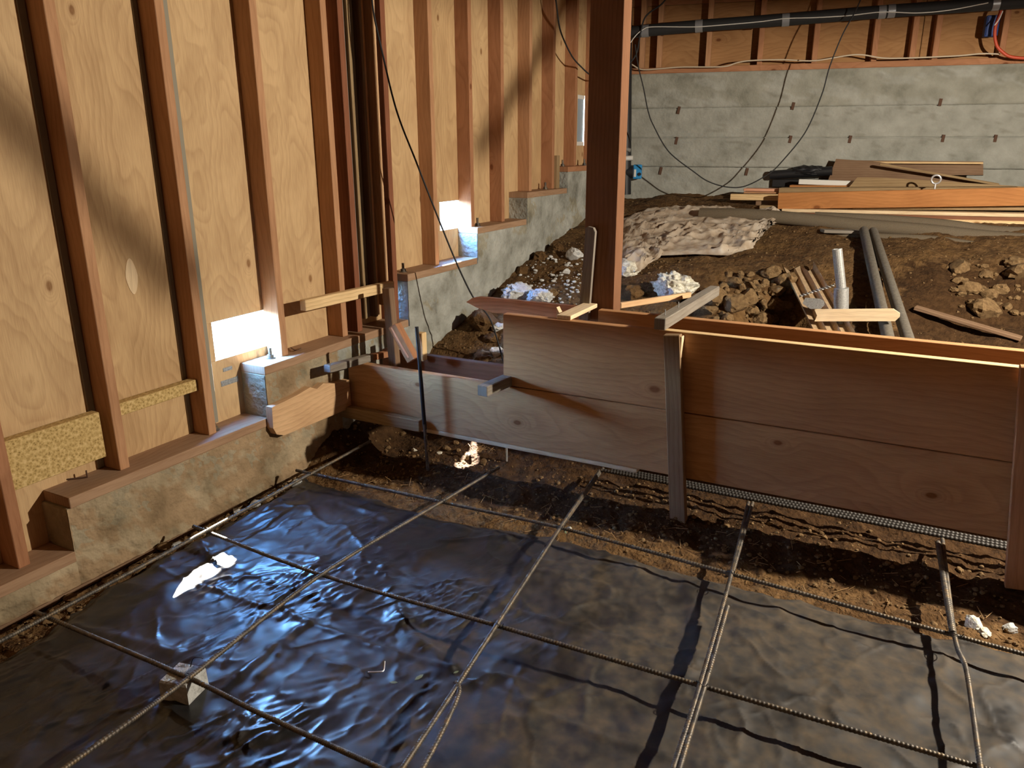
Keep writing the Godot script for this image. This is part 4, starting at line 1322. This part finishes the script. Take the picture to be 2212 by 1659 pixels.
func drop_cloth() -> void:
	var nu := 150
	var nv := 110
	var p := PackedVector3Array()
	# outline in the picture: far edge and near edge, read left to right
	var far := [[1338, 478], [1400, 455], [1460, 448], [1530, 452], [1600, 462], [1660, 458], [1702, 466]]
	var near := [[1338, 590], [1380, 590], [1430, 556], [1500, 553], [1570, 556], [1625, 540], [1655, 500]]
	for j in nv + 1:
		var v := float(j) / nv
		for i in nu + 1:
			var u := float(i) / nu
			var a := mini(int(u * 6), 5)
			var f := u * 6 - a
			var pf := Vector2(lerpf(far[a][0], far[a + 1][0], f), lerpf(far[a][1], far[a + 1][1], f))
			var pn := Vector2(lerpf(near[a][0], near[a + 1][0], f), lerpf(near[a][1], near[a + 1][1], f))
			var q := pf.lerp(pn, v)
			var g := on_soil_smooth(q.x + 6.0 * fine.get_noise_2d(u * 14.0, v * 14.0), q.y)
			var w := Vector2(g.x + 0.12 * fine.get_noise_2d(g.x * 4.0, g.z * 4.0), g.z + 0.12 * fine.get_noise_2d(g.x * 4.0 + 50, g.z * 4.0))
			var fold := 0.0
			for q3: Array in [[0.1, 1.0, 3.6, 0.034, 0.0], [-0.3, 1.0, 2.7, 0.034, 30.0], [0.42, 1.0, 4.6, 0.028, 60.0], [0.05, 1.0, 8.5, 0.011, 90.0]]:
				var far_off: float = q3[4]
				var wgt := clampf(0.55 + 1.3 * fine.get_noise_2d(g.x * 1.7 + far_off, g.z * 1.7), 0.0, 1.0)
				var ph: float = (w.x * q3[0] + w.y * q3[1]) * q3[2] + 1.5 * fine.get_noise_2d(g.x * 1.5 + far_off, g.z * 1.9 + 5.0)
				fold += float(q3[3]) * wgt * pow(1.0 - absf(sin(PI * ph)), 1.4)
			fold += 0.003 * fine.get_noise_2d(w.x * 30, w.y * 30)
			var edge := smoothstep(0.0, 0.06, minf(minf(u, 1.0 - u), minf(v, 1.0 - v)))
			g.y += 0.012 + edge * (0.008 + fold)
			p.append(g)
	var o := inst("drop_cloth", sheet_mesh(nu, nv, p, Vector3.UP), M.cloth)
	tag(o, "crumpled dirty beige drop cloth spread over the soil bank", "cloth")

func on_soil_smooth(px: float, py: float) -> Vector3:
	var d := ray(px, py)
	var lo := 2.0
	var hi := 10.0
	for k in 18:
		var t := (lo + hi) * 0.5
		var p := eye + d * t
		if p.y < lookup(L_Z, L_Y, p.z) + 0.02:
			hi = t
		else:
			lo = t
	return eye + d * hi

# ------------------------------------------------------------------ pile by the concrete wall
func pile_board(called: String, z: float, l: Array, r: Array, thick: float, mat: Material, label: String, cat: String, deep := 0.1, dz := 0.0) -> Node3D:
	# l, r: picture rows of the left and right end: [x, top, bottom]
	var a := on_z(z, l[0], (l[1] + l[2]) * 0.5)
	var b := on_z(z + dz, r[0], (r[1] + r[2]) * 0.5)
	var h := on_z(z, l[0], l[1]).y - on_z(z, l[0], l[2]).y
	var o := beam(called, a - Vector3(0, 0, deep * 0.5), b - Vector3(0, 0, deep * 0.5), h, deep, Vector3.UP, mat)
	tag(o, label, cat, "lumber pile")
	return o

func lumber_pile() -> void:
	# lowest layers first
	pile_board("flat_board", -6.02, [1690, 466, 476], [2230, 478, 490], 0.018, M.pale2, "pale board edge at the bottom of the lumber pile", "board", 0.3)
	pile_board("dark_board", -6.04, [1695, 458, 466], [2230, 470, 478], 0.02, M.form_dark, "dark red board between two pale ones low in the pile", "board", 0.3)
	pile_board("flat_board", -6.03, [1688, 451, 458], [2230, 462, 470], 0.018, M.pale, "pale board edge just under the orange beam", "board", 0.3)
	pile_board("tan_hardboard", -6.1, [1640, 444, 451], [2230, 440, 462], 0.018, M.tan_board, "tan panel lying flat under the orange beam", "panel", 0.3)
	var o := pile_board("orange_beam", -6.05, [1680, 417, 452], [2260, 408, 440], 0.12, M.orange, "long orange-brown beam on edge along the front of the lumber pile", "beam", 0.045)
	o.name = "orange_beam"
	pile_board("short_batten", -6.2, [1577, 419, 432], [1682, 421, 433], 0.03, M.pale2, "pale square batten end poking out beside the orange beam", "batten", 0.06)
	pile_board("brown_panel", -6.22, [1632, 432, 444], [1790, 434, 446], 0.03, M.brown_board, "brown board under the pale batten end", "board", 0.12)
	pile_board("thin_board", -6.3, [1606, 407, 413], [1800, 410, 416], 0.015, M.pink_wood, "thin reddish board jutting out behind the pale batten", "board", 0.12)
	pile_board("thin_board", -6.28, [1606, 414, 418], [1800, 416, 420], 0.012, M.fir_red, "thin tan board below the thin reddish board", "board", 0.12)
	pile_board("brown_panel", -6.25, [1682, 406, 418], [2200, 404, 418], 0.02, M.tan_board, "long brown board directly behind the orange beam", "board", 0.14)
	pile_board("thin_board", -6.42, [1705, 400, 407], [1900, 402, 408], 0.014, M.orange, "short orange strip below the white moulding", "board", 0.12)
	pile_board("white_moulding", -6.45, [1725, 387, 398], [1850, 393, 401], 0.02, M.white, "short white painted moulding lying in the pile", "moulding", 0.05)
	# broad tilted panels
	tilted("tan_sheet", [[1830, 409], [1852, 383], [1912, 384], [2230, 404], [2260, 420], [1832, 420]], -6.34, 0.02, M.tan_board, "wide tan hardboard sheet tilted behind the orange beam", 0.5)
	tilted("dark_sheet", [[1788, 392], [1806, 343], [1900, 350], [2165, 400], [2160, 415], [1790, 412]], -6.55, 0.018, M.brown_board, "dark brown sheet leaning in the lumber pile", 0.4)
	tilted("rear_sheet", [[1820, 346], [2124, 349], [2124, 378], [1840, 378]], -6.68, 0.02, M.brown_board, "dark sheet with a pale top edge against the concrete wall", 0.25)
	pile_board("pale_edge", -6.66, [1880, 349, 353], [2124, 348, 357], 0.02, M.pale2, "pale edge strip on the rear dark sheet", "strip", 0.03)
	pile_board("tan_strip", -6.5, [1900, 352, 357], [2158, 396, 402], 0.018, M.tan_board, "thin tan strip sloping along the dark sheet", "strip", 0.03)
	var bp := thing("black_pipe", "stubby black plastic pipe lying behind the lumber pile", "pipe", Vector3.ZERO, "lumber pile")
	inst("tube", tube_mesh(PackedVector3Array([on_z(-6.6, 1664, 378), on_z(-6.6, 1798, 369)]), 0.034, 16, 0.1), M.black, bp)
	var bb := inst("black_bag", rock_mesh(61, 3, 2, 0.3, false), M.black)
	bb.position = on_z(-6.62, 1748, 369)
	bb.scale = Vector3(0.14, 0.04, 0.07)
	tag(bb, "black plastic sheeting bunched over the black pipe", "plastic", "lumber pile")
	var b2 := pile_board("dark_plank", -6.62, [1668, 388, 404], [1800, 388, 404], 0.05, M.black, "black plank under the black pipe", "plank", 0.1)
	b2.name = "dark_plank"
	# eyebolt
	var e := on_z(-6.1, 2019, 408)
	var ey := thing("eyebolt", "shiny steel eyebolt standing on the orange beam", "eyebolt", e)
	var ring := PackedVector3Array()
	for i in 17:
		var a := TAU * i / 16.0 - PI / 2
		ring.append(Vector3(cos(a) * 0.028, 0.062 + sin(a) * 0.028, sin(a) * 0.004))
	inst("ring", tube_mesh(ring, 0.0065, 8, 0.01), M.chrome, ey)
	inst("shank", tube_mesh(PackedVector3Array([Vector3(0, -0.02, 0), Vector3(0, 0.034, 0)]), 0.006, 8), M.chrome, ey)

func tilted(called: String, px: Array, z: float, thick: float, mat: Material, label: String, lean: float) -> void:
	# a flat sheet leaning back: pixels are turned into points on one plane tilted about x
	var o0 := on_z(z, px[0][0], px[px.size() - 1][1])
	var nn := Vector3(0, cos(lean), sin(lean)).normalized()
	nn = Vector3(0, sin(lean), cos(lean))
	var e1 := Vector3.RIGHT
	var e2 := nn.cross(e1).normalized()
	if e2.y < 0: e2 = -e2
	var poly := PackedVector2Array()
	for q: Array in px:
		var d := ray(q[0], q[1])
		var p := eye + d * ((o0 - eye).dot(nn) / d.dot(nn)) - o0
		poly.append(Vector2(p.dot(e1), p.dot(e2)))
	var o := inst(called, prism_mesh(poly, thick, Vector2(0.3, 0.4)), mat)
	o.transform = Transform3D(Basis(e1, e2, e1.cross(e2)), o0 - nn * thick * 0.5)
	tag(o, label, "sheet", "lumber pile")

func rolls_and_pipes() -> void:
	# carpet roll in front of the pile
	var a := [[1512, 463], [1600, 464], [1700, 471], [1860, 487], [2000, 499], [2120, 512], [2240, 522]]
	var path := PackedVector3Array()
	for i in a.size():
		path.append(on_z(-5.82 + 0.0 * i, a[i][0], a[i][1]))
	var t := thing("carpet_roll", "long brownish grey carpet roll lying in front of the lumber pile", "carpet roll")
	inst("roll", tube_mesh(path, 0.046, 18, 0.03), M.carpet, t)
	var fold := PackedVector3Array()
	for q: Array in [[1760, 470], [1900, 476], [2040, 487], [2140, 500], [2240, 505]]:
		fold.append(on_z(-5.9, q[0], q[1]))
	inst("loose_flap", tube_mesh(fold, 0.04, 14, 0.03), M.carpet, t)
	var low := PackedVector3Array()
	for q: Array in [[1770, 506], [1900, 513], [2010, 518], [2110, 532], [2215, 552]]:
		low.append(on_z(-5.72, q[0], q[1]))
	var l := inst("carpet_edge", tube_mesh(low, 0.028, 12, 0.03), M.carpet)
	tag(l, "flattened folded carpet strip below the carpet roll", "carpet")
	var low2 := PackedVector3Array()
	for q: Array in [[1900, 520], [2010, 528], [2110, 545], [2190, 558]]:
		low2.append(on_z(-5.69, q[0], q[1] + 4))
	var l2 := inst("carpet_edge_001", tube_mesh(low2, 0.016, 10, 0.03), M.carpet)
	tag(l2, "thin lower fold hanging from the flattened carpet strip", "carpet")
	# two pipes lying down the slope
	for q: Array in [[1866, 498, 1918, 728, "grey pipe running down the slope from the carpet roll, beside its twin"], [1886, 500, 1962, 735, "outer grey pipe running down the slope from the carpet roll"]]:
		var p0 := on_z(-5.66, q[0], q[1])
		var p1 := on_z(-4.05, q[2], q[3])
		var o := inst(numbered("grey_pipe"), tube_mesh(PackedVector3Array([p0, p1 + (p1 - p0) * 0.12]), 0.029, 16, 0.2), M.grey_pipe)
		tag(o, q[4], "pipe", "grey pipes on the slope")
	# ribbed tan channel
	var c0 := on_z(-4.95, 1722, 580)
	var c1 := on_z(-4.0, 1800, 730)
	var fr := frame_of(c0, c1, Vector3.UP)
	var len := c0.distance_to(c1) + 0.1
	var wid := 0.2
	var mb := MB.new()
	var prof := [[0.0, 0.03], [0.01, 0.0], [0.05, 0.0], [0.062, 0.026], [0.075, 0.0], [0.115, 0.0], [0.127, 0.026], [0.14, 0.0], [0.18, 0.0], [0.192, 0.03]]
	for i in prof.size() - 1:
		var z0: float = prof[i][0] - wid * 0.5
		var z1: float = prof[i + 1][0] - wid * 0.5
		var y0: float = prof[i][1]
		var y1: float = prof[i + 1][1]
		var nn := Vector3(0, z1 - z0, y0 - y1).normalized()
		for s: float in [1.0, -1.0]:
			var dy := 0.0 if s > 0 else -0.003
			mb.quad(Vector3(-len / 2 + 0.05 * (i % 4), y0 + dy, z0), Vector3(len / 2, y0 + dy, z0), Vector3(len / 2, y1 + dy, z1), Vector3(-len / 2 + 0.05 * ((i + 1) % 4), y1 + dy, z1), nn * s)
	var ch := inst("ribbed_channel", mb.mesh(), M.tan_metal)
	ch.transform = fr
	tag(ch, "tan ribbed metal channel lying down the slope behind the rear form", "channel")
	# scaffold socket: tube, collar, bracket and twisted wire
	var b := on_z(-4.2, 1812, 664)
	var sj := thing("screw_jack", "galvanised steel tube standing in a collar beside the ribbed channel", "jack", b)
	var lean := Vector3(-0.045, 0.32, 0.0)
	var wall_t := PackedVector3Array([Vector3(0, 0.1, 0), lean * 0.92])
	inst("tube", ring_mesh(wall_t, 0.024, 0.019), M.galv, sj)
	inst("collar", tube_mesh(PackedVector3Array([Vector3(0.012, -0.01, 0), Vector3(0.0, 0.1, 0)]), 0.036, 16, 0.05), M.galv, sj)
	inst("spindle", tube_mesh(PackedVector3Array([Vector3(0.016, -0.1, 0), Vector3(0.012, 0.0, 0)]), 0.014, 12, 0.05), M.galv, sj)
	var br := inst("bracket", prism_mesh(PackedVector2Array([Vector2(-0.09, 0.03), Vector2(-0.02, 0.03), Vector2(0.0, 0.02), Vector2(0.005, 0.0), Vector2(-0.01, -0.02), Vector2(-0.06, -0.025), Vector2(-0.1, 0.0)]), 0.008), M.galv, sj)
	br.position = Vector3(-0.07, 0.015, 0.05)
	var tw := PackedVector3Array()
	var tw2 := PackedVector3Array()
	for i in 25:
		var f := i / 24.0
		var c := Vector3(lerpf(-0.19, -0.03, f), lerpf(0.05, 0.12, f), 0.045)
		var an := f * TAU * 5.0
		tw.append(c + Vector3(0, cos(an) * 0.005, sin(an) * 0.005))
		tw2.append(c - Vector3(0, cos(an) * 0.005, sin(an) * 0.005))
	inst("twisted_wire", tube_mesh(tw, 0.0028, 6, 0.006), M.galv, sj)
	inst("twisted_wire", tube_mesh(tw2, 0.0028, 6, 0.006), M.galv, sj)
	# clean pale stake
	var s0 := on_z(-4.12, 1760, 681)
	var s1 := on_z(-4.12, 1944, 680)
	var sl := s0.distance_to(s1)
	var sm := prism_mesh(PackedVector2Array([Vector2(0.0, 0.03), Vector2(sl - 0.03, 0.03), Vector2(sl, 0.008), Vector2(sl, -0.008), Vector2(sl - 0.02, -0.03), Vector2(0.0, -0.03), Vector2(0.012, 0.0)]), 0.018, Vector2(0.3, 0.4))
	var so := inst("clean_stake", sm, M.pale)
	so.transform = Transform3D(frame_of(s0, s1, Vector3.UP).basis, s0)
	tag(so, "clean pale wooden stake lying level across the channel and grey pipes", "stake")
	# dusty plank on the bank
	var d0 := on_soil(1975, 672)
	var d1 := on_soil(2205, 740)
	var db := beam("dusty_plank", d0 + Vector3(0, 0.02, 0), d1 + Vector3(0, 0.02, 0), 0.02, 0.06, Vector3.UP, M.brown_board)
	tag(db, "dusty brown plank half buried in the excavated bank", "plank")
	var e0 := on_soil(1775, 505)
	var fl := beam("buried_board", e0 + Vector3(0, 0.02, 0), on_soil(1880, 508) + Vector3(0, 0.02, 0), 0.02, 0.1, Vector3.UP, M.grey_wood)
	tag(fl, "short grey board lying under the carpet roll", "board")

func ring_mesh(path: PackedVector3Array, r: float, ri: float) -> ArrayMesh:
	# an open tube with a wall
	var mb := MB.new()
	var t := (path[1] - path[0]).normalized()
	var sx := t.cross(Vector3.FORWARD).normalized()
	var sy := t.cross(sx)
	for k in 18:
		var a := TAU * k / 18.0
		var b := TAU * (k + 1) / 18.0
		var da := sx * cos(a) + sy * sin(a)
		var db := sx * cos(b) + sy * sin(b)
		mb.quad(path[0] + da * r, path[0] + db * r, path[1] + db * r, path[1] + da * r, (da + db).normalized())
		mb.quad(path[0] + da * ri, path[0] + db * ri, path[1] + db * ri, path[1] + da * ri, -(da + db).normalized())
		mb.quad(path[1] + da * r, path[1] + db * r, path[1] + db * ri, path[1] + da * ri, t)
	return mb.mesh()

# ------------------------------------------------------------------ cables and pipes
func wire(called: String, pts: PackedVector3Array, r: float, mat: Material, label: String, cat := "cable") -> void:
	var o := inst(numbered(called), tube_mesh(pts, r, 7, 0.025), mat)
	tag(o, label, cat)

func px_line(off: float, px: Array) -> PackedVector3Array:
	var r := PackedVector3Array()
	for q: Array in px:
		r.append(on_back(off, q[0], q[1]))
	return r

func cables() -> void:
	# the cable dropping from the ceiling to the soil
	var pts := PackedVector3Array()
	var drop := [[800, -60], [806, 20], [825, 110], [857, 240], [900, 352], [943, 462], [988, 572], [1024, 645], [1060, 692], [1088, 724]]
	for i in drop.size():
		pts.append(on_x(lerpf(-2.36, -1.9, pow(float(i) / 9.0, 1.5)), drop[i][0], drop[i][1]))
	pts[pts.size() - 1].y = gh(pts[pts.size() - 1].x, pts[pts.size() - 1].z) + 0.01
	wire("black_cable", pts, 0.0045, M.rubber, "slack black cable dropping from the ceiling past the stud wall to the soil")
	var up := PackedVector3Array()
	for q: Array in [[1196, -40], [1202, 10], [1209, 60], [1222, 95], [1238, 125], [1256, 145], [1275, 162], [1300, 175]]:
		up.append(on_x(-2.38, q[0], q[1]))
	wire("black_cable", up, 0.0055, M.rubber, "short black cable curving from the ceiling behind the top of the post")
	wire("black_cable", px_line(0.55, [[1372, 96], [1378, 140], [1390, 190], [1400, 240], [1412, 272], [1445, 328], [1500, 372], [1530, 392], [1570, 404], [1610, 402], [1660, 376], [1690, 348], [1740, 285], [1775, 205], [1792, 145], [1820, 75], [1850, 20], [1875, -40]]), 0.0045, M.rubber, "thin black cable hanging in a wide loop before the concrete wall")
	wire("black_cable", px_line(0.45, [[1340, 150], [1364, 132], [1376, 112], [1382, 80], [1390, 45], [1402, 28], [1430, 8], [1450, -20]]), 0.006, M.rubber, "thick black cable rising past the insulated pipe beside the post")
	wire("white_cable", px_line(0.1, [[1340, 128], [1366, 140], [1385, 150], [1420, 149], [1470, 145], [1560, 144], [1590, 136], [1620, 131], [1690, 129], [1760, 131], [1850, 118], [1920, 126], [2060, 121], [2120, 116], [2160, 117]]), 0.0055, M.cream, "cream cable running along the sill of the cripple wall")
	# insulated pipe with tape bands and a white wire along it
	var p := thing("insulated_pipe", "black foam-insulated pipe hung below the ceiling before the cripple wall", "pipe")
	var line := px_line(0.4, [[1330, 74], [1400, 66], [1510, 56], [1700, 42], [1910, 25], [2150, 8], [2300, -4]])
	inst("foam", tube_mesh(line, 0.042, 16, 0.06), M.rubber, p)
	for q: Array in [[1394, 67], [1510, 56.5], [1697, 43], [1905, 26], [1925, 24], [2150, 8]]:
		var a := on_back(0.4, q[0] - 8, q[1] + 0.7)
		var b := on_back(0.4, q[0] + 8, q[1] - 0.7)
		inst("tape_band", tube_mesh(PackedVector3Array([a, b]), 0.0445, 16, 0.1), M.tape, p)
	inst("copper_core", tube_mesh(px_line(0.4, [[1320, 76], [1340, 73]]), 0.02, 10), M.galv, p)
	wire("white_wire", px_line(0.45, [[1362, 92], [1374, 76], [1390, 63], [1410, 58], [1500, 58], [1560, 54], [1640, 47], [1697, 40], [1760, 38], [1830, 34], [1905, 26], [1980, 28], [2050, 22], [2135, 6]]), 0.0035, M.white, "thin white wire taped along the insulated pipe")
	wire("red_hose", px_line(0.15, [[2168, 8], [2150, 60], [2152, 95], [2165, 112], [2185, 123], [2230, 126], [2300, 124]]), 0.011, M.red, "orange-red hose curving down onto the sill of the cripple wall", "hose")
	wire("grey_wire", px_line(0.2, [[2166, 24], [2158, 42], [2148, 55]]), 0.004, M.white, "short pale wire beside the dark blue box", "cable")
	# blue boxes
	var bt := thing("blue_box", "small bright blue control box with a white label beside the post", "box", on_back(0.08, 1377, 371))
	bt.basis = Basis(back_d, Vector3.UP, back_n)
	var mb := MB.new()
	add_box(mb, Vector3(0.07, 0.115, 0.06), 0.006)
	inst("case", mb.mesh(), M.blue, bt)
	mb = MB.new()
	add_box(mb, Vector3(0.022, 0.06, 0.004), 0.0)
	var lb := inst("label_plate", mb.mesh(), M.white, bt)
	lb.position = Vector3(-0.018, -0.01, 0.031)
	var kb := inst("dial", tube_mesh(PackedVector3Array([Vector3(0.022, -0.018, 0.028), Vector3(0.022, -0.018, 0.042)]), 0.013, 14), M.black, bt)
	kb.name = "dial"
	var db := thing("junction_box", "dark blue electrical box on the cripple wall", "box", on_back(0.03, 2141, 57))
	db.basis = Basis(back_d, Vector3.UP, back_n)
	mb = MB.new()
	add_box(mb, Vector3(0.085, 0.14, 0.07), 0.006)
	inst("case", mb.mesh(), M.deep_blue, db)
	mb = MB.new()
	add_box(mb, Vector3(0.07, 0.12, 0.006), 0.002)
	var dl := inst("cover", mb.mesh(), M.deep_blue, db)
	dl.position = Vector3(0, 0, 0.037)
	# the dark pipe stack just beyond the post
	var st := thing("drain_stack", "black drain pipe with valves standing against the wall behind the post", "pipe")
	inst("riser", tube_mesh(px_line(0.2, [[1352, -20], [1350, 420]]), 0.05, 14, 0.2), M.black, st)
	inst("valve", tube_mesh(px_line(0.24, [[1352, 342], [1367, 341]]), 0.02, 12), M.white, st)
	inst("valve", tube_mesh(px_line(0.24, [[1352, 322], [1362, 325]]), 0.016, 12), M.galv, st)
	inst("pump", tube_mesh(px_line(0.2, [[1350, 372], [1368, 372]]), 0.05, 14, 0.05), M.black, st)

# ------------------------------------------------------------------ small litter
func litter() -> void:
	var k := on_y(0.03, 830, 1450)
	var hk := inst("bent_nail", tube_mesh(PackedVector3Array([on_y(0.03, 795, 1452), on_y(0.034, 822, 1451), on_y(0.034, 829, 1447), on_y(0.05, 831, 1428)]), 0.0022, 6, 0.004), M.chrome)
	tag(hk, "bent shiny nail lying on the black plastic", "nail")
	for q: Array in [[850, 1474, 0.012, 0.3], [905, 1463, 0.016, 1.2], [1222, 1150, 0.012, 2.0], [985, 1452, 0.009, 1.0]]:
		var p := on_y(0.032, q[0], q[1])
		var s: float = q[2]
		var o := inst(numbered("dry_leaf"), prism_mesh(PackedVector2Array([Vector2(-s, 0), Vector2(-s * 0.3, s * 0.35), Vector2(s * 0.5, s * 0.3), Vector2(s, 0), Vector2(s * 0.4, -s * 0.32), Vector2(-s * 0.4, -s * 0.3)]), 0.001), M.leaf)
		o.transform = Transform3D(Basis.from_euler(Vector3(-PI / 2 + 0.15, q[3], 0.1)), p)
		tag(o, "small pale green leaf scrap on the black plastic", "leaf", "leaf scraps")
	# straw tuft at the sunlit patch
	var mm := MultiMesh.new()
	mm.transform_format = MultiMesh.TRANSFORM_3D
	var mb := MB.new()
	add_box(mb, Vector3(1, 0.03, 0.03), 0.0)
	mm.mesh = mb.mesh()
	var places := []
	var c := on_soil(1045, 972)
	for i in 260:
		var q := c + Vector3(rng.randfn() * 0.035, 0.004 + rng.randf() * 0.015, rng.randfn() * 0.02)
		if i > 60:
			q = Vector3(rng.randf_range(-2.3, 0.7), 0, rng.randf_range(-2.75, -2.4))
			q.y = gh(q.x, q.z) + 0.006
		places.append(Transform3D(Basis.from_euler(Vector3(0, rng.randf() * TAU, rng.randfn() * 0.25)).scaled(Vector3.ONE * rng.randf_range(0.02, 0.06)), q))
	mm.instance_count = places.size()
	for i in places.size():
		mm.set_instance_transform(i, places[i])
	var mi := MultiMeshInstance3D.new()
	mi.multimesh = mm
	mi.material_override = M.straw
	mi.name = "dry_straw"
	add_child(mi)
	tag(mi, "dry straw bits scattered on the soil under the form", "straw", "", "stuff")
	# a strip of old joint filler at the foot of the foundation
	var a := on_x(-2.385, -40, 1378)
	var js := beam("joint_strip", Vector3(-2.378, 0.006, -0.7), Vector3(-2.378, 0.004, -2.05), 0.016, 0.012, Vector3.UP, M.brown_board)
	tag(js, "thin brown joint strip along the foot of the foundation", "strip")
	# scraps on the sill plates
	var f0 := on_y(0.331, 140, 1036)
	var sc := inst("bent_staple", tube_mesh(PackedVector3Array([f0 + Vector3(0, 0.03, 0), f0, f0 + Vector3(0.05, 0.0, -0.05), f0 + Vector3(0.05, 0.025, -0.05)]), 0.003, 6, 0.01, 0.0, false), M.rust)
	tag(sc, "rusty bent staple lying on the sill plate", "staple")
	var nl := inst("rusty_nail", tube_mesh(PackedVector3Array([on_y(0.555, 650, 752), on_y(0.56, 640, 757), on_y(0.556, 628, 751)]), 0.002, 6, 0.006), M.rust)
	tag(nl, "small rusty nail on the sill plate beside the anchor bolt", "nail")

# ------------------------------------------------------------------ lamp
func work_lamp() -> void:
	# stands out of the picture behind the forms; its low place is read from the shadows on the studs and on the soil
	var at := Vector3(1.6, 1.9, -3.12)
	var t := thing("work_lamp", "hooded work lamp on a stand beyond the forms", "lamp", at)
	var s := SphereMesh.new()
	s.radius = 0.035
	s.height = 0.07
	var glow := StandardMaterial3D.new()
	glow.albedo_color = Color(1, 0.95, 0.85)
	glow.emission_enabled = true
	glow.emission = Color(1, 0.93, 0.8)
	glow.emission_energy_multiplier = 6.0
	inst("bulb", s, glow, t)
	inst("hood", tube_mesh(PackedVector3Array([Vector3(0, 0.037, 0), Vector3(0, 0.047, 0)]), 0.4, 32), M.black, t)  # disc added to cut the upward light, wide enough to dim the upper walls
	inst("socket", tube_mesh(PackedVector3Array([Vector3(0.03, 0, 0), Vector3(0.12, 0, 0)]), 0.02, 12), M.black, t)
	inst("rod", tube_mesh(PackedVector3Array([Vector3(0.12, 0, 0), Vector3(0.2, 0.2, 0), Vector3(0.2, 0.9, 0)]), 0.01, 8), M.iron, t)
	var l := OmniLight3D.new()
	l.name = "lamp_light"
	l.light_color = Color(1.0, 0.955, 0.88)
	l.light_energy = 15.0
	l.light_size = 0.022
	l.omni_range = 14.0
	l.omni_attenuation = 2.0
	l.shadow_enabled = true
	t.add_child(l)
	# two unseen laths added only to cast soft shadow bands on the stud wall
	var shade := func(y: float, z: float) -> Vector3:
		return at + (Vector3(-2.51, y, z) - at) * 0.18
	var l1a: Vector3 = shade.call(0.9, -2.05)
	var l1b: Vector3 = shade.call(1.75, -1.3)
	var l2a: Vector3 = shade.call(1.4, -4.32)
	var l2b: Vector3 = shade.call(2.35, -5.58)
	var h1 := beam("added_shadow_lath", l1a, l1a + (l1b - l1a) * ((2.745 - l1a.y) / (l1b.y - l1a.y)), 0.022, 0.01, Vector3(0, 1, -1), M.fir)
	tag(h1, "unseen lath added on the entrance side of the work lamp to cast a shadow band", "lath")
	var h2 := beam("added_shadow_lath", l2a, l2a + (l2b - l2a) * ((2.745 - l2a.y) / (l2b.y - l2a.y)), 0.022, 0.01, Vector3(0, 1, 1), M.fir)
	tag(h2, "unseen lath added on the concrete wall side of the work lamp to cast a shadow band", "lath")

func _ready() -> void:
	rng.seed = 4242
	fine.seed = 3
	fine.noise_type = FastNoiseLite.TYPE_SIMPLEX_SMOOTH
	fine.frequency = 1.0
	fine.fractal_octaves = 3
	# camera
	var cam := Camera3D.new()
	cam.name = "camera"
	cam.fov = rad_to_deg(2.0 * atan(829.5 / FPX))
	cam.near = 0.05
	cam.far = 80.0
	add_child(cam)
	cam.transform = Transform3D(eye_basis, eye)
	cam.current = true
	# sky and exposure
	var we := WorldEnvironment.new()
	we.name = "environment"
	var env := Environment.new()
	var sky := Sky.new()
	var sm := ProceduralSkyMaterial.new()
	sm.sky_top_color = Color(0.42, 0.68, 1.0)
	sm.sky_horizon_color = Color(0.7, 0.86, 1.0)
	sm.sky_curve = 0.2
	sm.ground_bottom_color = Color(0.35, 0.33, 0.3)
	sm.ground_horizon_color = Color(0.5, 0.52, 0.55)
	sm.sky_energy_multiplier = 9.5
	sm.ground_energy_multiplier = 3.0
	sky.sky_material = sm
	env.background_mode = Environment.BG_SKY
	env.sky = sky
	env.tonemap_mode = Environment.TONE_MAPPER_LINEAR
	env.tonemap_exposure = 1.0
	env.sdfgi_enabled = true
	env.ssao_enabled = true
	env.ssil_enabled = true
	we.environment = env
	add_child(we)
	# sun through the vents
	var sun := DirectionalLight3D.new()
	sun.name = "sun"
	sun.light_color = Color(1.0, 0.98, 0.95)
	sun.light_energy = 40.0
	sun.light_angular_distance = 0.55
	sun.shadow_enabled = true
	sun.sky_mode = DirectionalLight3D.SKY_MODE_LIGHT_ONLY
	add_child(sun)
	sun.look_at_from_position(Vector3.ZERO, Vector3(0.73, -1.0, 1.06), Vector3.UP)
	make_materials()
	# structure
	shell()
	left_wall()
	vents()
	back_wall()
	soil_floor()
	# things
	work_lamp()
	plastic_sheet()
	formwork()
	post_and_stakes()
	lumber_pile()
	rolls_and_pipes()
	drop_cloth()
	rebar_mat()
	dobie()
	rocks()
	cables()
	litter()
